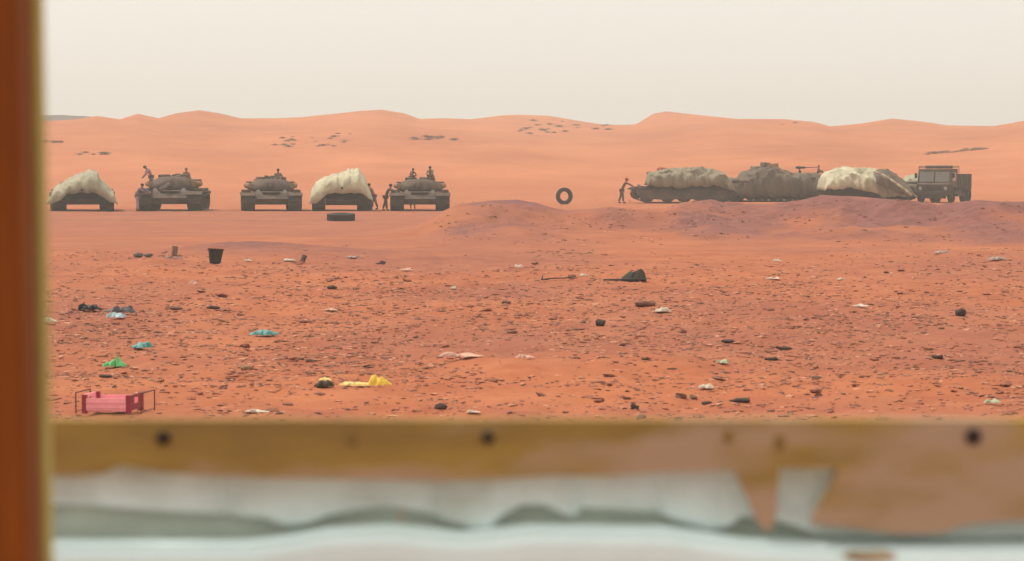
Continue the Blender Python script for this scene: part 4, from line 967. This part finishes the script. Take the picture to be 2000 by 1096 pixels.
def hang(label, hem, top, Y, m, name, nx=740, ny=18, amp=.005, sc=14):
    o_ = fpt(1000, top, Y); bm = bmesh.new(); rows = []
    xs = np.linspace(hem[0][0], hem[-1][0], nx)
    for j in range(ny):
        f = j/(ny-1); row = []
        for x in xs:
            yb = np.interp(x, [h[0] for h in hem], [h[1] for h in hem]); q = fpt(x, top+(yb-top)*f, Y) - o_
            crease = amp*1.8*f*math.exp(-(((x-440)/14)**2)) + amp*1.8*f*math.exp(-(((x-850)/14)**2)) + amp*1.8*f*math.exp(-(((x-1130)/12)**2)) + amp*1.5*f*math.exp(-(((x-1285)/12)**2))
            row.append(bm.verts.new((q.x, amp*2*f*float(vnoise(q.x*sc, f*2, 3)) + crease, q.z)))
        rows.append(row)
    for a, b in zip(rows, rows[1:]):
        for i in range(nx-1): bm.faces.new((a[i], b[i], b[i+1], a[i+1]))
    o = obj(name, bm, m, loc=o_, smooth=True); md = o.modifiers.new('thickness', 'SOLIDIFY'); md.thickness = .003
    return o
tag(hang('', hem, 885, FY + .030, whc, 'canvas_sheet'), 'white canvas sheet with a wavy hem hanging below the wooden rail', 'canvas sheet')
# grey-green board wall behind it, down to the ground, and a white sill in front of its foot
gb = mat('grey_green_board', (0.45,0.50,0.43), .85, .2, 6)
zt = fpt(1000, 860, FY+.06).z
bm = bmesh.new(); x0, x1 = fpt(-900, 900).x, fpt(3300, 900).x
for k in range(5): 
    a = x0 + (x1-x0)*k/5; box(bm, a+.001, a+(x1-x0)/5-.001, -.01, .01, 0, zt - gz(0, FY))
tag(obj('board_wall', bm, gb, loc=(0, FY+.062, gz(0, FY))), 'grey-green board wall showing as a dark band under the canvas hem', 'wall')
sill_mat = mat('white_painted_wood', (0.72,0.88,0.90), .8, .08, 3, bump=.15)
sl = [(-900,1058),(85,1060),(300,1060),(480,1060),(560,1050),(640,1036),(760,1030),(900,1044),(970,1038),(1040,1030),(1300,1034),(1380,1046),(1450,1056),(1600,1064),(1700,1066),(3300,1060)]
bm = bmesh.new(); o_ = fpt(1000, 1060, FY - .01); xs = np.linspace(-900, 3300, 430); rows = []
for dy, dz in ((.058,-.004),(.04,.0),(.0,-.001),(-.02,-.006),(-.028,-.015),(-.03,-.03),(-.03,-.09),(.058,-.09)):
    rows.append([])
    for x in xs:
        q = fpt(x, np.interp(x, [s[0] for s in sl], [s[1] for s in sl]), FY - .01) - o_
        rows[-1].append(bm.verts.new((q.x, dy, q.z + dz + .001*float(vnoise(x/60, dy*20, 2)))))
for a, b in zip(rows, rows[1:] + rows[:1]):
    for i in range(len(xs)-1): bm.faces.new((a[i], b[i], b[i+1], a[i+1]))
bm.faces.new([r_[0] for r_ in rows][::-1]); bm.faces.new([r_[-1] for r_ in rows])
tag(obj('white_sill', fix(bm), sill_mat, loc=o_, smooth=False), 'white painted ledge along the bottom, in front of the board wall', 'ledge')
o_ = fpt(1700, 1090, FY - .05)
lump('wood_scrap', 'small brown splinter of wood lying on the white ledge', 'wood scrap', fpt(1700, 1098, FY-.03) , .034, .012, .014, mat('brown_splinter', (0.46,0.38,0.26), .85, .4, 40), 91, .2)
# dark post at the left, with an added pale strip painted as its lit edge
PYY = 2.45
pa, pb = at(57, 0, PYY), at(76, 1096, PYY)
tilt = math.atan2(pb.x - pa.x, pa.z - pb.z)
zg = gz(0, PYY)
post = thing('wooden_post', 'dark red-brown wooden post standing at the left edge, nearest the camera', 'post', (pb.x + (pb.z - zg) * math.tan(tilt), PYY, zg), 0)
post.rotation_euler = (0, -tilt, 0)
bm = bmesh.new(); box(bm, -.135, 0, -.05, .05, 0, 3.3, bev=.004)
obj('beam', bm, mat('dark_red_brown_wood', (0.21,0.055,0.001), .8, .3, 5, (0.14,0.032,0.001), .4, 30, stretch=(6,6,.6), bdist=.003), post)
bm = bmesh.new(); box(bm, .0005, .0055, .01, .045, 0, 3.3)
obj('lit_edge_strip', bm, mat('lit_edge_ochre', (0.42,0.36,0.10), .7, .2, 6, stretch=(4,4,.5)), post)

# ------------------------------------------------------------------ dust in the air
bm = bmesh.new(); box(bm, -1550, 1550, -60, 1600, -9, 36)
hz = obj('haze', bm); tag(hz, 'pale desert dust hanging in the air', 'haze', kind='stuff')
m = bpy.data.materials.new('dust_haze'); m.use_nodes = True; t = m.node_tree; t.nodes.clear()
v = t.nodes.new('ShaderNodeVolumePrincipled'); o = t.nodes.new('ShaderNodeOutputMaterial')
v.inputs['Color'].default_value = (0.985, 0.93, 0.86, 1); v.inputs['Density'].default_value = 0.0009; v.inputs['Anisotropy'].default_value = 0.2
t.links.new(v.outputs[0], o.inputs['Volume']); hz.data.materials.append(m)
